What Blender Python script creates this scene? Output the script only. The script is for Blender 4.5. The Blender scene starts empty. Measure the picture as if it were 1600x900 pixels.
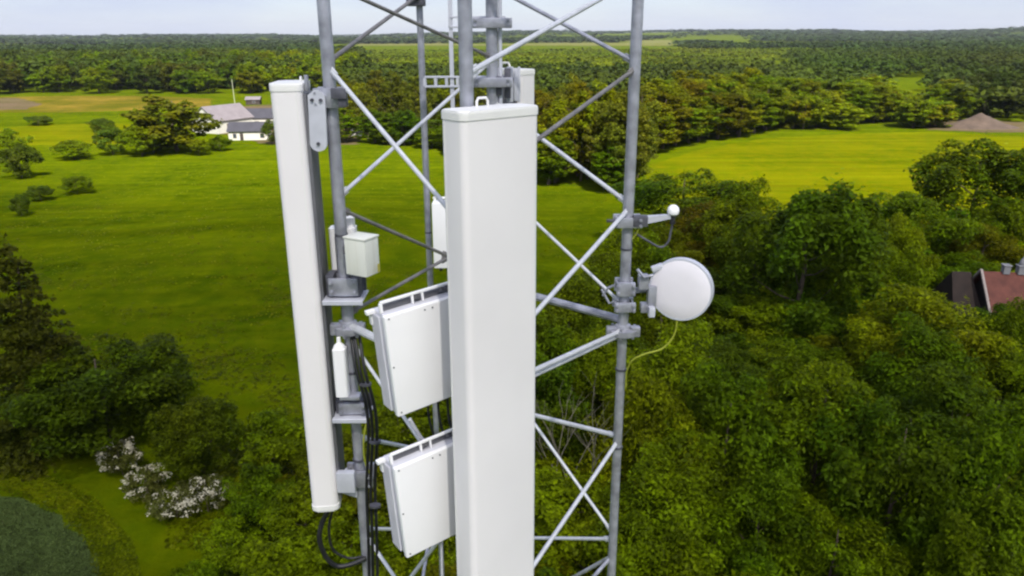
import bpy, bmesh, math, random
import numpy as np
from mathutils import Vector, Matrix, noise as mnoise

R = math.radians
scene = bpy.context.scene
COL = scene.collection
random.seed(7)

# ------------------------------------------------------------------ camera
FPX = 1183.0                                  # focal length in pixels of the 1600 px wide photograph
CAM = Vector((0.0, 0.0, 30.0))
PITCH, ROLL = 18.6, -0.2
ROT = Matrix.Rotation(R(90 - PITCH), 3, 'X') @ Matrix.Rotation(R(ROLL), 3, 'Z')
cd = bpy.data.cameras.new('camera')
cam = bpy.data.objects.new('camera', cd)
COL.objects.link(cam)
cam.matrix_world = Matrix.Translation(CAM) @ ROT.to_4x4()
cd.sensor_width = 36.0
cd.lens = FPX / 1600 * 36.0
cd.clip_start = 0.1
cd.clip_end = 40000
scene.camera = cam

# ------------------------------------------------------------------ world, sun, exposure
SUN_DIR = Vector((0.17, -0.60, 0.78)).normalized()     # towards the sun
SUN_ELEV = math.asin(SUN_DIR.z)
SUN_AZ = math.atan2(SUN_DIR.x, SUN_DIR.y)
world = bpy.data.worlds.new('World')
scene.world = world
world.use_nodes = True
wt = world.node_tree
wt.nodes.clear()
sky = wt.nodes.new('ShaderNodeTexSky')
sky.sky_type = 'NISHITA'
sky.sun_disc = False
sky.sun_elevation = SUN_ELEV
sky.sun_rotation = SUN_AZ
sky.altitude = 50
sky.air_density = 1.0
sky.dust_density = 0.6
sky.ozone_density = 2.5
tc = wt.nodes.new('ShaderNodeTexCoord')
mp = wt.nodes.new('ShaderNodeMapping')
mp.inputs['Scale'].default_value = (1.0, 1.0, 5.0)
ns = wt.nodes.new('ShaderNodeTexNoise')
ns.inputs['Scale'].default_value = 2.2
ns.inputs['Detail'].default_value = 7
ns.inputs['Roughness'].default_value = 0.55
cr = wt.nodes.new('ShaderNodeValToRGB')
cr.color_ramp.elements[0].position = 0.40
cr.color_ramp.elements[0].color = (0.62, 0.62, 0.62, 1)
cr.color_ramp.elements[1].position = 0.66
cr.color_ramp.elements[1].color = (0.95, 0.95, 0.95, 1)
mx = wt.nodes.new('ShaderNodeMixRGB')
mx.inputs['Color2'].default_value = (3.4, 3.75, 5.0, 1)          # thin high cloud over the clear sky
bg = wt.nodes.new('ShaderNodeBackground')
bg.inputs['Strength'].default_value = 0.072
wo = wt.nodes.new('ShaderNodeOutputWorld')
L_ = wt.links.new
L_(tc.outputs['Generated'], mp.inputs['Vector'])
L_(mp.outputs['Vector'], ns.inputs['Vector'])
L_(ns.outputs['Fac'], cr.inputs['Fac'])
L_(cr.outputs['Color'], mx.inputs['Fac'])
L_(sky.outputs['Color'], mx.inputs['Color1'])
L_(mx.outputs['Color'], bg.inputs['Color'])
L_(bg.outputs['Background'], wo.inputs['Surface'])

sd = bpy.data.lights.new('sun', 'SUN')
sd.energy = 4.8
sd.angle = R(1.2)
sd.color = (1.0, 0.95, 0.87)
sun = bpy.data.objects.new('sun', sd)
COL.objects.link(sun)
sun.rotation_euler = (-SUN_DIR).to_track_quat('-Z', 'Y').to_euler()

vs = scene.view_settings
vs.view_transform = 'Standard'
vs.look = 'None'
vs.gamma = 1.0
vs.exposure = 1.28
vs.use_curve_mapping = False
scene.cycles.filter_width = 2.3
scene.cycles.max_bounces = 6
scene.cycles.transparent_max_bounces = 12
scene.cycles.volume_bounces = 0


# ------------------------------------------------------------------ pixel <-> place helpers
def ray(px, py):
    return ROT @ Vector(((px - 800) / FPX, -(py - 450) / FPX, -1.0))


def at(px, py, Y):
    r = ray(px, py)
    return CAM + r * (Y / r.y)


def gnd(px, py, z=0.0):
    r = ray(px, py)
    return CAM + r * ((z - CAM.z) / r.z)


def mpp(p):
    """metres per photograph pixel at a point"""
    return -((ROT.transposed() @ (p - CAM)).z) / FPX


# ------------------------------------------------------------------ tags
def tag(o, label=None, cat=None, group=None, kind=None):
    if label: o['label'] = label
    if cat: o['category'] = cat
    if group: o['group'] = group
    if kind: o['kind'] = kind
    return o


def thing(name, label, cat, loc=(0, 0, 0), group=None):
    o = bpy.data.objects.new(name, None)
    o.empty_display_size = 0.2
    o.location = loc
    COL.objects.link(o)
    return tag(o, label, cat, group)


def adopt(o, parent):
    """parent o, whose data is in world space, keeping it where it is"""
    o.parent = parent
    root = parent
    m = Matrix.Identity(4)
    while root is not None:
        m = root.matrix_basis @ (root.matrix_parent_inverse @ m) if False else root.matrix_basis @ m
        root = root.parent
    o.matrix_parent_inverse = Matrix.Identity(4)
    o.matrix_basis = m.inverted() @ o.matrix_basis
    return o


# ------------------------------------------------------------------ materials
def nodes_of(m):
    m.use_nodes = True
    nt = m.node_tree
    nt.nodes.clear()
    return nt


def pmat(name, col, rough=0.5, metal=0.0, var=0.06, scale=6.0, bump=0.0, bscale=40.0, spec=0.4, streak=0.0):
    """principled surface with object-space mottling, optional bump and vertical rain streaks"""
    m = bpy.data.materials.new(name)
    nt = nodes_of(m)
    N, L = nt.nodes.new, nt.links.new
    out = N('ShaderNodeOutputMaterial')
    b = N('ShaderNodeBsdfPrincipled')
    b.inputs['Roughness'].default_value = rough
    b.inputs['Metallic'].default_value = metal
    b.inputs['Specular IOR Level'].default_value = spec
    tcn = N('ShaderNodeTexCoord')
    nz = N('ShaderNodeTexNoise')
    nz.inputs['Scale'].default_value = scale
    nz.inputs['Detail'].default_value = 6
    L(tcn.outputs['Object'], nz.inputs['Vector'])
    ramp = N('ShaderNodeValToRGB')
    ramp.color_ramp.elements[0].position = 0.3
    ramp.color_ramp.elements[1].position = 0.7
    ramp.color_ramp.elements[0].color = tuple(max(0, c * (1 - var)) for c in col) + (1,)
    ramp.color_ramp.elements[1].color = tuple(min(1, c * (1 + var)) for c in col) + (1,)
    L(nz.outputs['Fac'], ramp.inputs['Fac'])
    colout = ramp.outputs['Color']
    if streak:
        mpn = N('ShaderNodeMapping')
        mpn.inputs['Scale'].default_value = (34, 34, 0.9)
        L(tcn.outputs['Object'], mpn.inputs['Vector'])
        n2 = N('ShaderNodeTexNoise')
        n2.inputs['Scale'].default_value = 1.0
        n2.inputs['Detail'].default_value = 4
        L(mpn.outputs['Vector'], n2.inputs['Vector'])
        r2 = N('ShaderNodeValToRGB')
        r2.color_ramp.elements[0].position = 0.45
        r2.color_ramp.elements[0].color = (1, 1, 1, 1)
        r2.color_ramp.elements[1].position = 0.75
        g = 1 - streak
        r2.color_ramp.elements[1].color = (g, g * 0.98, g * 0.94, 1)
        L(n2.outputs['Fac'], r2.inputs['Fac'])
        mm = N('ShaderNodeMixRGB')
        mm.blend_type = 'MULTIPLY'
        mm.inputs['Fac'].default_value = 1
        L(colout, mm.inputs['Color1'])
        L(r2.outputs['Color'], mm.inputs['Color2'])
        colout = mm.outputs['Color']
    L(colout, b.inputs['Base Color'])
    if bump:
        nb = N('ShaderNodeTexNoise')
        nb.inputs['Scale'].default_value = bscale
        nb.inputs['Detail'].default_value = 4
        L(tcn.outputs['Object'], nb.inputs['Vector'])
        bm = N('ShaderNodeBump')
        bm.inputs['Strength'].default_value = bump
        bm.inputs['Distance'].default_value = 0.02
        L(nb.outputs['Fac'], bm.inputs['Height'])
        L(bm.outputs['Normal'], b.inputs['Normal'])
    L(b.outputs['BSDF'], out.inputs['Surface'])
    return m


def foliage_mat(name, use_object=True, base=(0.05, 0.08, 0.01), stand=0.05, transl=0.3, vary=0.5, vscale=None):
    """leaf surface: tint from the object's colour (or base), broken up per leaf, per clump and per stand"""
    m = bpy.data.materials.new(name)
    nt = nodes_of(m)
    N, L = nt.nodes.new, nt.links.new
    out = N('ShaderNodeOutputMaterial')
    geo = N('ShaderNodeNewGeometry')
    oi = N('ShaderNodeObjectInfo')
    if use_object:
        colsock = oi.outputs['Color']
    else:
        rgb = N('ShaderNodeRGB')
        rgb.outputs[0].default_value = base + (1,)
        colsock = rgb.outputs[0]
    hs = N('ShaderNodeHueSaturation')
    L(colsock, hs.inputs['Color'])
    # hue by stand / clump
    nz = N('ShaderNodeTexNoise')
    nz.inputs['Scale'].default_value = stand
    nz.inputs['Detail'].default_value = 5
    L(geo.outputs['Position'], nz.inputs['Vector'])
    mr = N('ShaderNodeMapRange')
    mr.inputs['From Min'].default_value = 0.3
    mr.inputs['From Max'].default_value = 0.7
    mr.inputs['To Min'].default_value = 0.475
    mr.inputs['To Max'].default_value = 0.52
    L(nz.outputs['Fac'], mr.inputs['Value'])
    L(mr.outputs['Result'], hs.inputs['Hue'])
    # value by leaf
    mr2 = N('ShaderNodeMapRange')
    mr2.inputs['To Min'].default_value = 1 - vary
    mr2.inputs['To Max'].default_value = 1 + vary
    L(geo.outputs['Random Per Island'], mr2.inputs['Value'])
    nz2 = N('ShaderNodeTexNoise')
    nz2.inputs['Scale'].default_value = vscale or stand * 6
    nz2.inputs['Detail'].default_value = 3
    L(geo.outputs['Position'], nz2.inputs['Vector'])
    mr3 = N('ShaderNodeMapRange')
    mr3.inputs['From Min'].default_value = 0.3
    mr3.inputs['From Max'].default_value = 0.7
    mr3.inputs['To Min'].default_value = 0.6
    mr3.inputs['To Max'].default_value = 1.4
    L(nz2.outputs['Fac'], mr3.inputs['Value'])
    mu = N('ShaderNodeMath'); mu.operation = 'MULTIPLY'
    L(mr2.outputs['Result'], mu.inputs[0])
    L(mr3.outputs['Result'], mu.inputs[1])
    L(mu.outputs[0], hs.inputs['Value'])
    b = N('ShaderNodeBsdfPrincipled')
    b.inputs['Roughness'].default_value = 0.5
    b.inputs['Specular IOR Level'].default_value = 0.05
    L(hs.outputs['Color'], b.inputs['Base Color'])
    t = N('ShaderNodeBsdfTranslucent')
    hs2 = N('ShaderNodeHueSaturation')
    hs2.inputs['Hue'].default_value = 0.485
    hs2.inputs['Value'].default_value = 1.5
    L(hs.outputs['Color'], hs2.inputs['Color'])
    L(hs2.outputs['Color'], t.inputs['Color'])
    mxs = N('ShaderNodeMixShader')
    mxs.inputs['Fac'].default_value = transl
    L(b.outputs['BSDF'], mxs.inputs[1])
    L(t.outputs['BSDF'], mxs.inputs[2])
    L(mxs.outputs['Shader'], out.inputs['Surface'])
    return m


def ground_mat(name, c1, c2, c3, s1=0.05, s2=0.9, bump=0.6, fine=14.0):
    """grassy soil: broad patches of two colours, finer flecks of a third, tufty bump"""
    m = bpy.data.materials.new(name)
    nt = nodes_of(m)
    N, L = nt.nodes.new, nt.links.new
    out = N('ShaderNodeOutputMaterial')
    b = N('ShaderNodeBsdfPrincipled')
    b.inputs['Roughness'].default_value = 0.85
    b.inputs['Specular IOR Level'].default_value = 0.0
    geo = N('ShaderNodeNewGeometry')
    n1 = N('ShaderNodeTexNoise'); n1.inputs['Scale'].default_value = s1; n1.inputs['Detail'].default_value = 8; n1.inputs['Roughness'].default_value = 0.6
    n2 = N('ShaderNodeTexNoise'); n2.inputs['Scale'].default_value = s2; n2.inputs['Detail'].default_value = 6; n2.inputs['Roughness'].default_value = 0.7
    n3 = N('ShaderNodeTexNoise'); n3.inputs['Scale'].default_value = fine; n3.inputs['Detail'].default_value = 3
    for n in (n1, n2, n3):
        L(geo.outputs['Position'], n.inputs['Vector'])
    r1 = N('ShaderNodeMapRange'); r1.inputs['From Min'].default_value = 0.38; r1.inputs['From Max'].default_value = 0.62
    r2 = N('ShaderNodeMapRange'); r2.inputs['From Min'].default_value = 0.42; r2.inputs['From Max'].default_value = 0.75
    L(n1.outputs['Fac'], r1.inputs['Value'])
    L(n2.outputs['Fac'], r2.inputs['Value'])
    m1 = N('ShaderNodeMixRGB'); m1.inputs['Color1'].default_value = c1 + (1,); m1.inputs['Color2'].default_value = c2 + (1,)
    m2 = N('ShaderNodeMixRGB'); m2.inputs['Color2'].default_value = c3 + (1,)
    L(r1.outputs['Result'], m1.inputs['Fac'])
    L(m1.outputs['Color'], m2.inputs['Color1'])
    L(r2.outputs['Result'], m2.inputs['Fac'])
    r3 = N('ShaderNodeMapRange'); r3.inputs['To Min'].default_value = 0.65; r3.inputs['To Max'].default_value = 1.35
    L(n3.outputs['Fac'], r3.inputs['Value'])
    m3 = N('ShaderNodeMixRGB'); m3.blend_type = 'MULTIPLY'; m3.inputs['Fac'].default_value = 1
    L(m2.outputs['Color'], m3.inputs['Color1'])
    L(r3.outputs['Result'], m3.inputs['Color2'])
    mpn = N('ShaderNodeMapping'); mpn.inputs['Rotation'].default_value = (0, 0, R(38)); mpn.inputs['Scale'].default_value = (0.012, 0.33, 0.1)
    L(geo.outputs['Position'], mpn.inputs['Vector'])
    n4 = N('ShaderNodeTexNoise'); n4.inputs['Scale'].default_value = 1.0; n4.inputs['Detail'].default_value = 5
    L(mpn.outputs['Vector'], n4.inputs['Vector'])
    r4 = N('ShaderNodeMapRange'); r4.inputs['From Min'].default_value = 0.3; r4.inputs['From Max'].default_value = 0.7
    r4.inputs['To Min'].default_value = 0.80; r4.inputs['To Max'].default_value = 1.22
    L(n4.outputs['Fac'], r4.inputs['Value'])
    m4 = N('ShaderNodeMixRGB'); m4.blend_type = 'MULTIPLY'; m4.inputs['Fac'].default_value = 1
    L(m3.outputs['Color'], m4.inputs['Color1'])
    L(r4.outputs['Result'], m4.inputs['Color2'])
    L(m4.outputs['Color'], b.inputs['Base Color'])
    bp = N('ShaderNodeBump'); bp.inputs['Strength'].default_value = bump; bp.inputs['Distance'].default_value = 0.35
    L(n2.outputs['Fac'], bp.inputs['Height'])
    L(bp.outputs['Normal'], b.inputs['Normal'])
    L(b.outputs['BSDF'], out.inputs['Surface'])
    return m


M = {}
M['galv'] = pmat('galvanised_steel', (0.36, 0.365, 0.415), 0.38, 0.4, 0.30, 11, 0.08, 60)
M['galv_bright'] = pmat('bright_galvanised_steel', (0.58, 0.59, 0.62), 0.4, 0.25, 0.12, 14, 0.05, 60)
M['galv_dull'] = pmat('dull_steel', (0.19, 0.18, 0.175), 0.5, 0.2, 0.25, 12, 0.05, 60)
M['galv_dark'] = pmat('weathered_steel', (0.10, 0.10, 0.12), 0.5, 0.3, 0.3, 18, 0.1, 60)
M['radome'] = pmat('radome_plastic', (0.80, 0.77, 0.765), 0.42, 0, 0.035, 1.6, 0.02, 30, 0.35, 0.0)
M['radome_cap'] = pmat('radome_cap_plastic', (0.78, 0.77, 0.74), 0.45, 0, 0.04, 6)
M['back'] = pmat('grey_backplate', (0.13, 0.13, 0.14), 0.5, 0.2, 0.1, 6)
M['unit'] = pmat('white_powder_coat', (0.90, 0.89, 0.89), 0.4, 0, 0.02, 3, 0.02, 60, 0.4, 0.0)
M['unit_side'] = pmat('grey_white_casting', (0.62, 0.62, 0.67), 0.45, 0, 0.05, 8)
M['plate'] = pmat('pale_steel_plate', (0.55, 0.56, 0.62), 0.45, 0.15, 0.08, 10)
M['cream'] = pmat('cream_casing', (0.72, 0.73, 0.66), 0.45, 0, 0.04, 5, 0, 40, 0.4, 0.12)
M['rubber'] = pmat('black_rubber', (0.012, 0.012, 0.014), 0.5, 0, 0.3, 20)
M['yellow_wire'] = pmat('yellow_green_sheath', (0.30, 0.33, 0.03), 0.5, 0, 0.15, 20)
M['sticker'] = pmat('yellow_sticker', (0.40, 0.36, 0.06), 0.6, 0, 0.1, 20)
M['dark_hole'] = pmat('dark_connector', (0.03, 0.03, 0.035), 0.5, 0.2, 0.2, 20)
M['dish_face'] = pmat('dish_radome', (0.76, 0.73, 0.76), 0.5, 0, 0.03, 6)
M['bark'] = pmat('bark', (0.09, 0.07, 0.05), 0.9, 0, 0.35, 5, 0.6, 18, 0.1)
M['deadwood'] = pmat('dead_wood', (0.17, 0.15, 0.11), 0.9, 0, 0.25, 6, 0.3, 18, 0.1)
M['leaf'] = foliage_mat('leaves', True, stand=0.10, transl=0.46)
M['leaf_far'] = foliage_mat('far_leaves', True, stand=0.006, transl=0.22, vary=0.25, vscale=0.009)
M['blossom'] = pmat('white_blossom', (0.42, 0.39, 0.28), 0.7, 0, 0.15, 3)
M['wall_white'] = pmat('white_render', (0.46, 0.45, 0.40), 0.8, 0, 0.05, 0.6)
M['roof_grey'] = pmat('grey_fibre_roof', (0.15, 0.132, 0.14), 0.75, 0, 0.10, 0.5, 0.2, 4)
M['roof_dark'] = pmat('dark_slate_roof', (0.035, 0.034, 0.044), 0.7, 0, 0.15, 0.6, 0.2, 4)
M['roof_red'] = pmat('red_tile_roof', (0.105, 0.034, 0.024), 0.85, 0, 0.25, 1.2, 0.4, 6)
M['roof_shaded'] = pmat('shaded_wing_roof', (0.022, 0.014, 0.011), 0.9, 0, 0.25, 1.2, 0.3, 6)  # wing roof lies in shade; the shade is put into this dark brown
M['timber_dark'] = pmat('dark_boarding', (0.04, 0.03, 0.026), 0.8, 0, 0.25, 2)
M['trim'] = pmat('pale_timber_trim', (0.26, 0.22, 0.20), 0.7, 0, 0.1, 4)
M['chimney'] = pmat('pale_chimney_render', (0.19, 0.19, 0.20), 0.8, 0, 0.12, 4)
M['glass'] = pmat('window_glass', (0.04, 0.05, 0.06), 0.08, 0, 0.1, 2, 0, 40, 0.6)
M['gravel'] = pmat('gravel_heap', (0.066, 0.046, 0.034), 0.95, 0, 0.25, 0.4, 0.8, 3)
M['pole_paint'] = pmat('pale_pole_paint', (0.34, 0.36, 0.24), 0.5, 0, 0.05, 3)


# ------------------------------------------------------------------ mesh builder
class MB:
    def __init__(self):
        self.bm = bmesh.new()

    def box(self, c, s, rot=None, bevel=0.0, seg=2):
        m = Matrix.Translation(Vector(c)) @ (rot.to_4x4() if rot is not None else Matrix.Identity(4)) @ Matrix.Diagonal((s[0], s[1], s[2], 1))
        g = bmesh.ops.create_cube(self.bm, size=1.0, matrix=m)
        if bevel:
            es = list({e for v in g['verts'] for e in v.link_edges})
            bmesh.ops.bevel(self.bm, geom=es, offset=bevel, segments=seg, profile=0.6, affect='EDGES', clamp_overlap=True)
        return self

    def tube(self, p0, p1, r, n=14, r2=None):
        return self.path([p0, p1], r, n, r2)

    def path(self, pts, r, n=10, r2=None):
        pts = [Vector(p) for p in pts]
        rings = []
        up = None
        for i, p in enumerate(pts):
            d = (pts[min(i + 1, len(pts) - 1)] - pts[max(i - 1, 0)]).normalized()
            if up is None:
                up = d.orthogonal().normalized()
            up = (up - d * up.dot(d)).normalized()
            sd_ = d.cross(up)
            rr = r if r2 is None else r + (r2 - r) * i / (len(pts) - 1)
            rings.append([self.bm.verts.new(p + (up * math.cos(2 * math.pi * k / n) + sd_ * math.sin(2 * math.pi * k / n)) * rr) for k in range(n)])
        for a, b in zip(rings[:-1], rings[1:]):
            for k in range(n):
                self.bm.faces.new((a[k], a[(k + 1) % n], b[(k + 1) % n], b[k]))
        self.bm.faces.new(rings[0][::-1])
        self.bm.faces.new(rings[-1])
        return self

    def lathe(self, prof, m, n=40):
        """prof: (radius, height) pairs round local z, placed by matrix m"""
        rings = []
        for (r, z) in prof:
            if r < 1e-6:
                rings.append([self.bm.verts.new(m @ Vector((0, 0, z)))])
            else:
                rings.append([self.bm.verts.new(m @ Vector((r * math.cos(2 * math.pi * k / n), r * math.sin(2 * math.pi * k / n), z))) for k in range(n)])
        for a, b in zip(rings[:-1], rings[1:]):
            for k in range(n):
                k2 = (k + 1) % n
                if len(a) == 1 and len(b) == 1: continue
                if len(a) == 1: self.bm.faces.new((a[0], b[k2], b[k]))
                elif len(b) == 1: self.bm.faces.new((a[k], a[k2], b[0]))
                else: self.bm.faces.new((a[k], a[k2], b[k2], b[k]))
        for ring, flip in ((rings[0], True), (rings[-1], False)):
            if len(ring) > 1:
                self.bm.faces.new(ring[::-1] if flip else ring)
        return self

    def prism(self, pts2, z0, z1, m=None):
        """extrude a 2-D outline (counter-clockwise) from z0 to z1"""
        m = m or Matrix.Identity(4)
        a = [self.bm.verts.new(m @ Vector((x, y, z0))) for x, y in pts2]
        b = [self.bm.verts.new(m @ Vector((x, y, z1))) for x, y in pts2]
        n = len(pts2)
        for k in range(n):
            self.bm.faces.new((a[k], a[(k + 1) % n], b[(k + 1) % n], b[k]))
        self.bm.faces.new(a[::-1])
        self.bm.faces.new(b)
        return self

    def face(self, pts):
        self.bm.faces.new([self.bm.verts.new(Vector(p)) for p in pts])
        return self

    def build(self, name, mat, parent=None, smooth=True, ang=35):
        bmesh.ops.recalc_face_normals(self.bm, faces=self.bm.faces[:])
        if smooth:
            for f in self.bm.faces: f.smooth = True
            for e in self.bm.edges:
                if len(e.link_faces) == 2 and e.calc_face_angle(0) > R(ang):
                    e.smooth = False
        me = bpy.data.meshes.new(name)
        self.bm.to_mesh(me)
        self.bm.free()
        me.materials.append(mat)
        o = bpy.data.objects.new(name, me)
        COL.objects.link(o)
        if parent is not None:
            adopt(o, parent)
        return o


def np_mesh(name, verts, faces, mat):
    me = bpy.data.meshes.new(name)
    nv, nf = len(verts), len(faces)
    me.vertices.add(nv)
    me.vertices.foreach_set('co', np.asarray(verts, np.float32).ravel())
    k = faces.shape[1]
    me.loops.add(nf * k)
    me.loops.foreach_set('vertex_index', faces.astype(np.int32).ravel())
    me.polygons.add(nf)
    me.polygons.foreach_set('loop_start', np.arange(0, nf * k, k, dtype=np.int32))
    me.update(calc_edges=True)
    me.validate()
    me.materials.append(mat)
    return me


def curve_pts(ctrl, n=8):
    """Catmull-Rom through control points"""
    P = [Vector(p) for p in ctrl]
    P = [P[0] * 2 - P[1]] + P + [P[-1] * 2 - P[-2]]
    out = []
    for i in range(1, len(P) - 2):
        for k in range(n):
            t = k / n
            a, b, c, d = P[i - 1], P[i], P[i + 1], P[i + 2]
            out.append(0.5 * ((2 * b) + (c - a) * t + (2 * a - 5 * b + 4 * c - d) * t * t + (3 * b - a - 3 * c + d) * t ** 3))
    out.append(P[-2])
    return out


# ------------------------------------------------------------------ terrain
def terr(x, y):
    h = 2.2 * math.exp(-(((x + 34) / 26) ** 2 + ((y - 112) / 24) ** 2))
    d = math.hypot(x, y)
    if d > 1800:
        t = min(1.0, (d - 1800) / 3500)
        t = t * t * (3 - 2 * t)
        a = math.atan2(x, y)
        h += t * (22 + 24 * max(-1, min(1, a)) + 7 * math.sin(a * 9 + 0.6) + 5 * math.sin(a * 19 + 2.0) + 4 * math.sin(a * 37 + d * 0.0012))
    return h


def grid_axis(n, lim, near):
    t = np.linspace(-1, 1, n)
    k = 7.2
    return np.sinh(t * k) / np.sinh(k) * lim


MEADOW = ground_mat('meadow_grass', (0.034, 0.059, 0.0005), (0.065, 0.090, 0.0006), (0.096, 0.112, 0.0009), 0.06, 0.40, 0.7)
gx = grid_axis(170, 9000, 2)
gyv = grid_axis(170, 9000, 2) + 100
V = np.array([(x, y, terr(x, y)) for y in gyv for x in gx])
ii, jj = np.meshgrid(np.arange(169), np.arange(169))
b0 = (jj * 170 + ii).ravel()
Fq = np.stack([b0, b0 + 1, b0 + 171, b0 + 170], 1)
me = np_mesh('ground', V, Fq, MEADOW)
me.polygons.foreach_set('use_smooth', np.ones(len(me.polygons), bool))
ground = bpy.data.objects.new('ground', me)
COL.objects.link(ground)
tag(ground, kind='structure')


def sheet(name, px_pts, mat, dz, rough=0.6, seed=1, closed=True):
    """a field or strip lying on the ground: outline given on the photograph, cast to the ground, edge roughened"""
    rng = random.Random(seed)
    P = [gnd(*p) for p in px_pts]
    out = []
    n = len(P)
    for i in range(n):
        a, b = P[i], P[(i + 1) % n]
        k = max(2, min(40, int((b - a).length / 2.5)))
        for j in range(k):
            q = a.lerp(b, j / k)
            q.x += rng.uniform(-rough, rough)
            q.y += rng.uniform(-rough, rough)
            out.append(q)
    mb = MB()
    vsn = [mb.bm.verts.new((q.x, q.y, terr(q.x, q.y) + dz)) for q in out]
    f = mb.bm.faces.new(vsn)
    bmesh.ops.triangulate(mb.bm, faces=[f])
    o = mb.build(name, mat, smooth=False)
    return tag(o, kind='structure')


YELLOW = ground_mat('bright_hay_grass', (0.060, 0.084, 0.0004), (0.102, 0.112, 0.0006), (0.122, 0.110, 0.001), 0.045, 0.30, 0.7, 3)
LUSH = ground_mat('lush_grass', (0.050, 0.078, 0.001), (0.08, 0.10, 0.001), (0.085, 0.095, 0.002), 0.06, 0.6, 0.6)
CROP = ground_mat('blue_green_crop', (0.046, 0.068, 0.018), (0.054, 0.076, 0.021), (0.042, 0.062, 0.017), 0.4, 2.5, 0.5, 9)
TRACK = ground_mat('worn_grass_track', (0.062, 0.088, 0.0008), (0.082, 0.104, 0.001), (0.100, 0.104, 0.003), 0.3, 1.2, 0.4)
STRAW = ground_mat('dry_straw_field', (0.17, 0.115, 0.018), (0.075, 0.072, 0.006), (0.055, 0.062, 0.003), 0.03, 0.2, 0.3, 3)
EARTH = ground_mat('bare_earth', (0.10, 0.072, 0.045), (0.07, 0.062, 0.02), (0.12, 0.09, 0.06), 0.05, 0.4, 0.4, 3)
FLOORM = ground_mat('woodland_floor', (0.022, 0.030, 0.004), (0.035, 0.042, 0.006), (0.05, 0.045, 0.015), 0.2, 1.5, 0.6)

sheet('hay_field', [(1000, 262), (1100, 232), (1200, 216), (1330, 209), (1460, 206), (1580, 212), (1700, 225), (1700, 300), (1480, 345), (1150, 345), (1040, 330)], YELLOW, 0.02, 0.8, 2)
sheet('far_hay_field', [(-60, 206), (60, 195), (190, 193), (240, 199), (200, 224), (110, 229), (40, 226), (-60, 232)], YELLOW, 0.02, 0.8, 3)
sheet('pale_field', [(560, 64.6), (700, 64.2), (820, 64.5), (950, 64.8), (1050, 65.4), (1050, 71.6), (900, 71.8), (700, 71.4), (560, 71.8)], ground_mat('pale_stubble', (0.11, 0.115, 0.035), (0.08, 0.095, 0.012), (0.16, 0.145, 0.06), 0.004, 0.02, 0.2, 0.2), 0.3, 6, 21)
sheet('crop_field', [(-200, 768), (0, 775), (50, 784), (95, 806), (130, 840), (152, 880), (160, 930), (150, 990), (-300, 990)], CROP, 0.02, 0.38, 5)
sheet('grass_track', [(-200, 728), (0, 738), (70, 750), (125, 778), (170, 822), (200, 872), (216, 990), (184, 990), (178, 900), (150, 838), (108, 800), (60, 775), (0, 762), (-200, 752)], TRACK, 0.02, 0.5, 6)
sheet('dry_field', [(-60, 152), (120, 150), (240, 150), (330, 154), (330, 166), (220, 172), (100, 176), (-60, 176)], STRAW, 0.02, 1.2, 8)
sheet('bare_field', [(-120, 151), (30, 153), (66, 163), (40, 171), (-120, 174)], EARTH, 0.05, 1.2, 9)
sheet('grass_glade', [(1396, 140), (1452, 139), (1462, 156), (1440, 160), (1392, 162)], LUSH, 0.02, 1.5, 10)
sheet('farmyard', [(330, 206), (352, 168), (470, 160), (560, 172), (560, 226), (420, 226)], EARTH, 0.02, 1.0, 11)
sheet('gravel_yard', [(1440, 196), (1500, 187), (1600, 190), (1660, 200), (1660, 207), (1540, 207), (1450, 203)], EARTH, 0.04, 1.0, 12)

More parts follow.
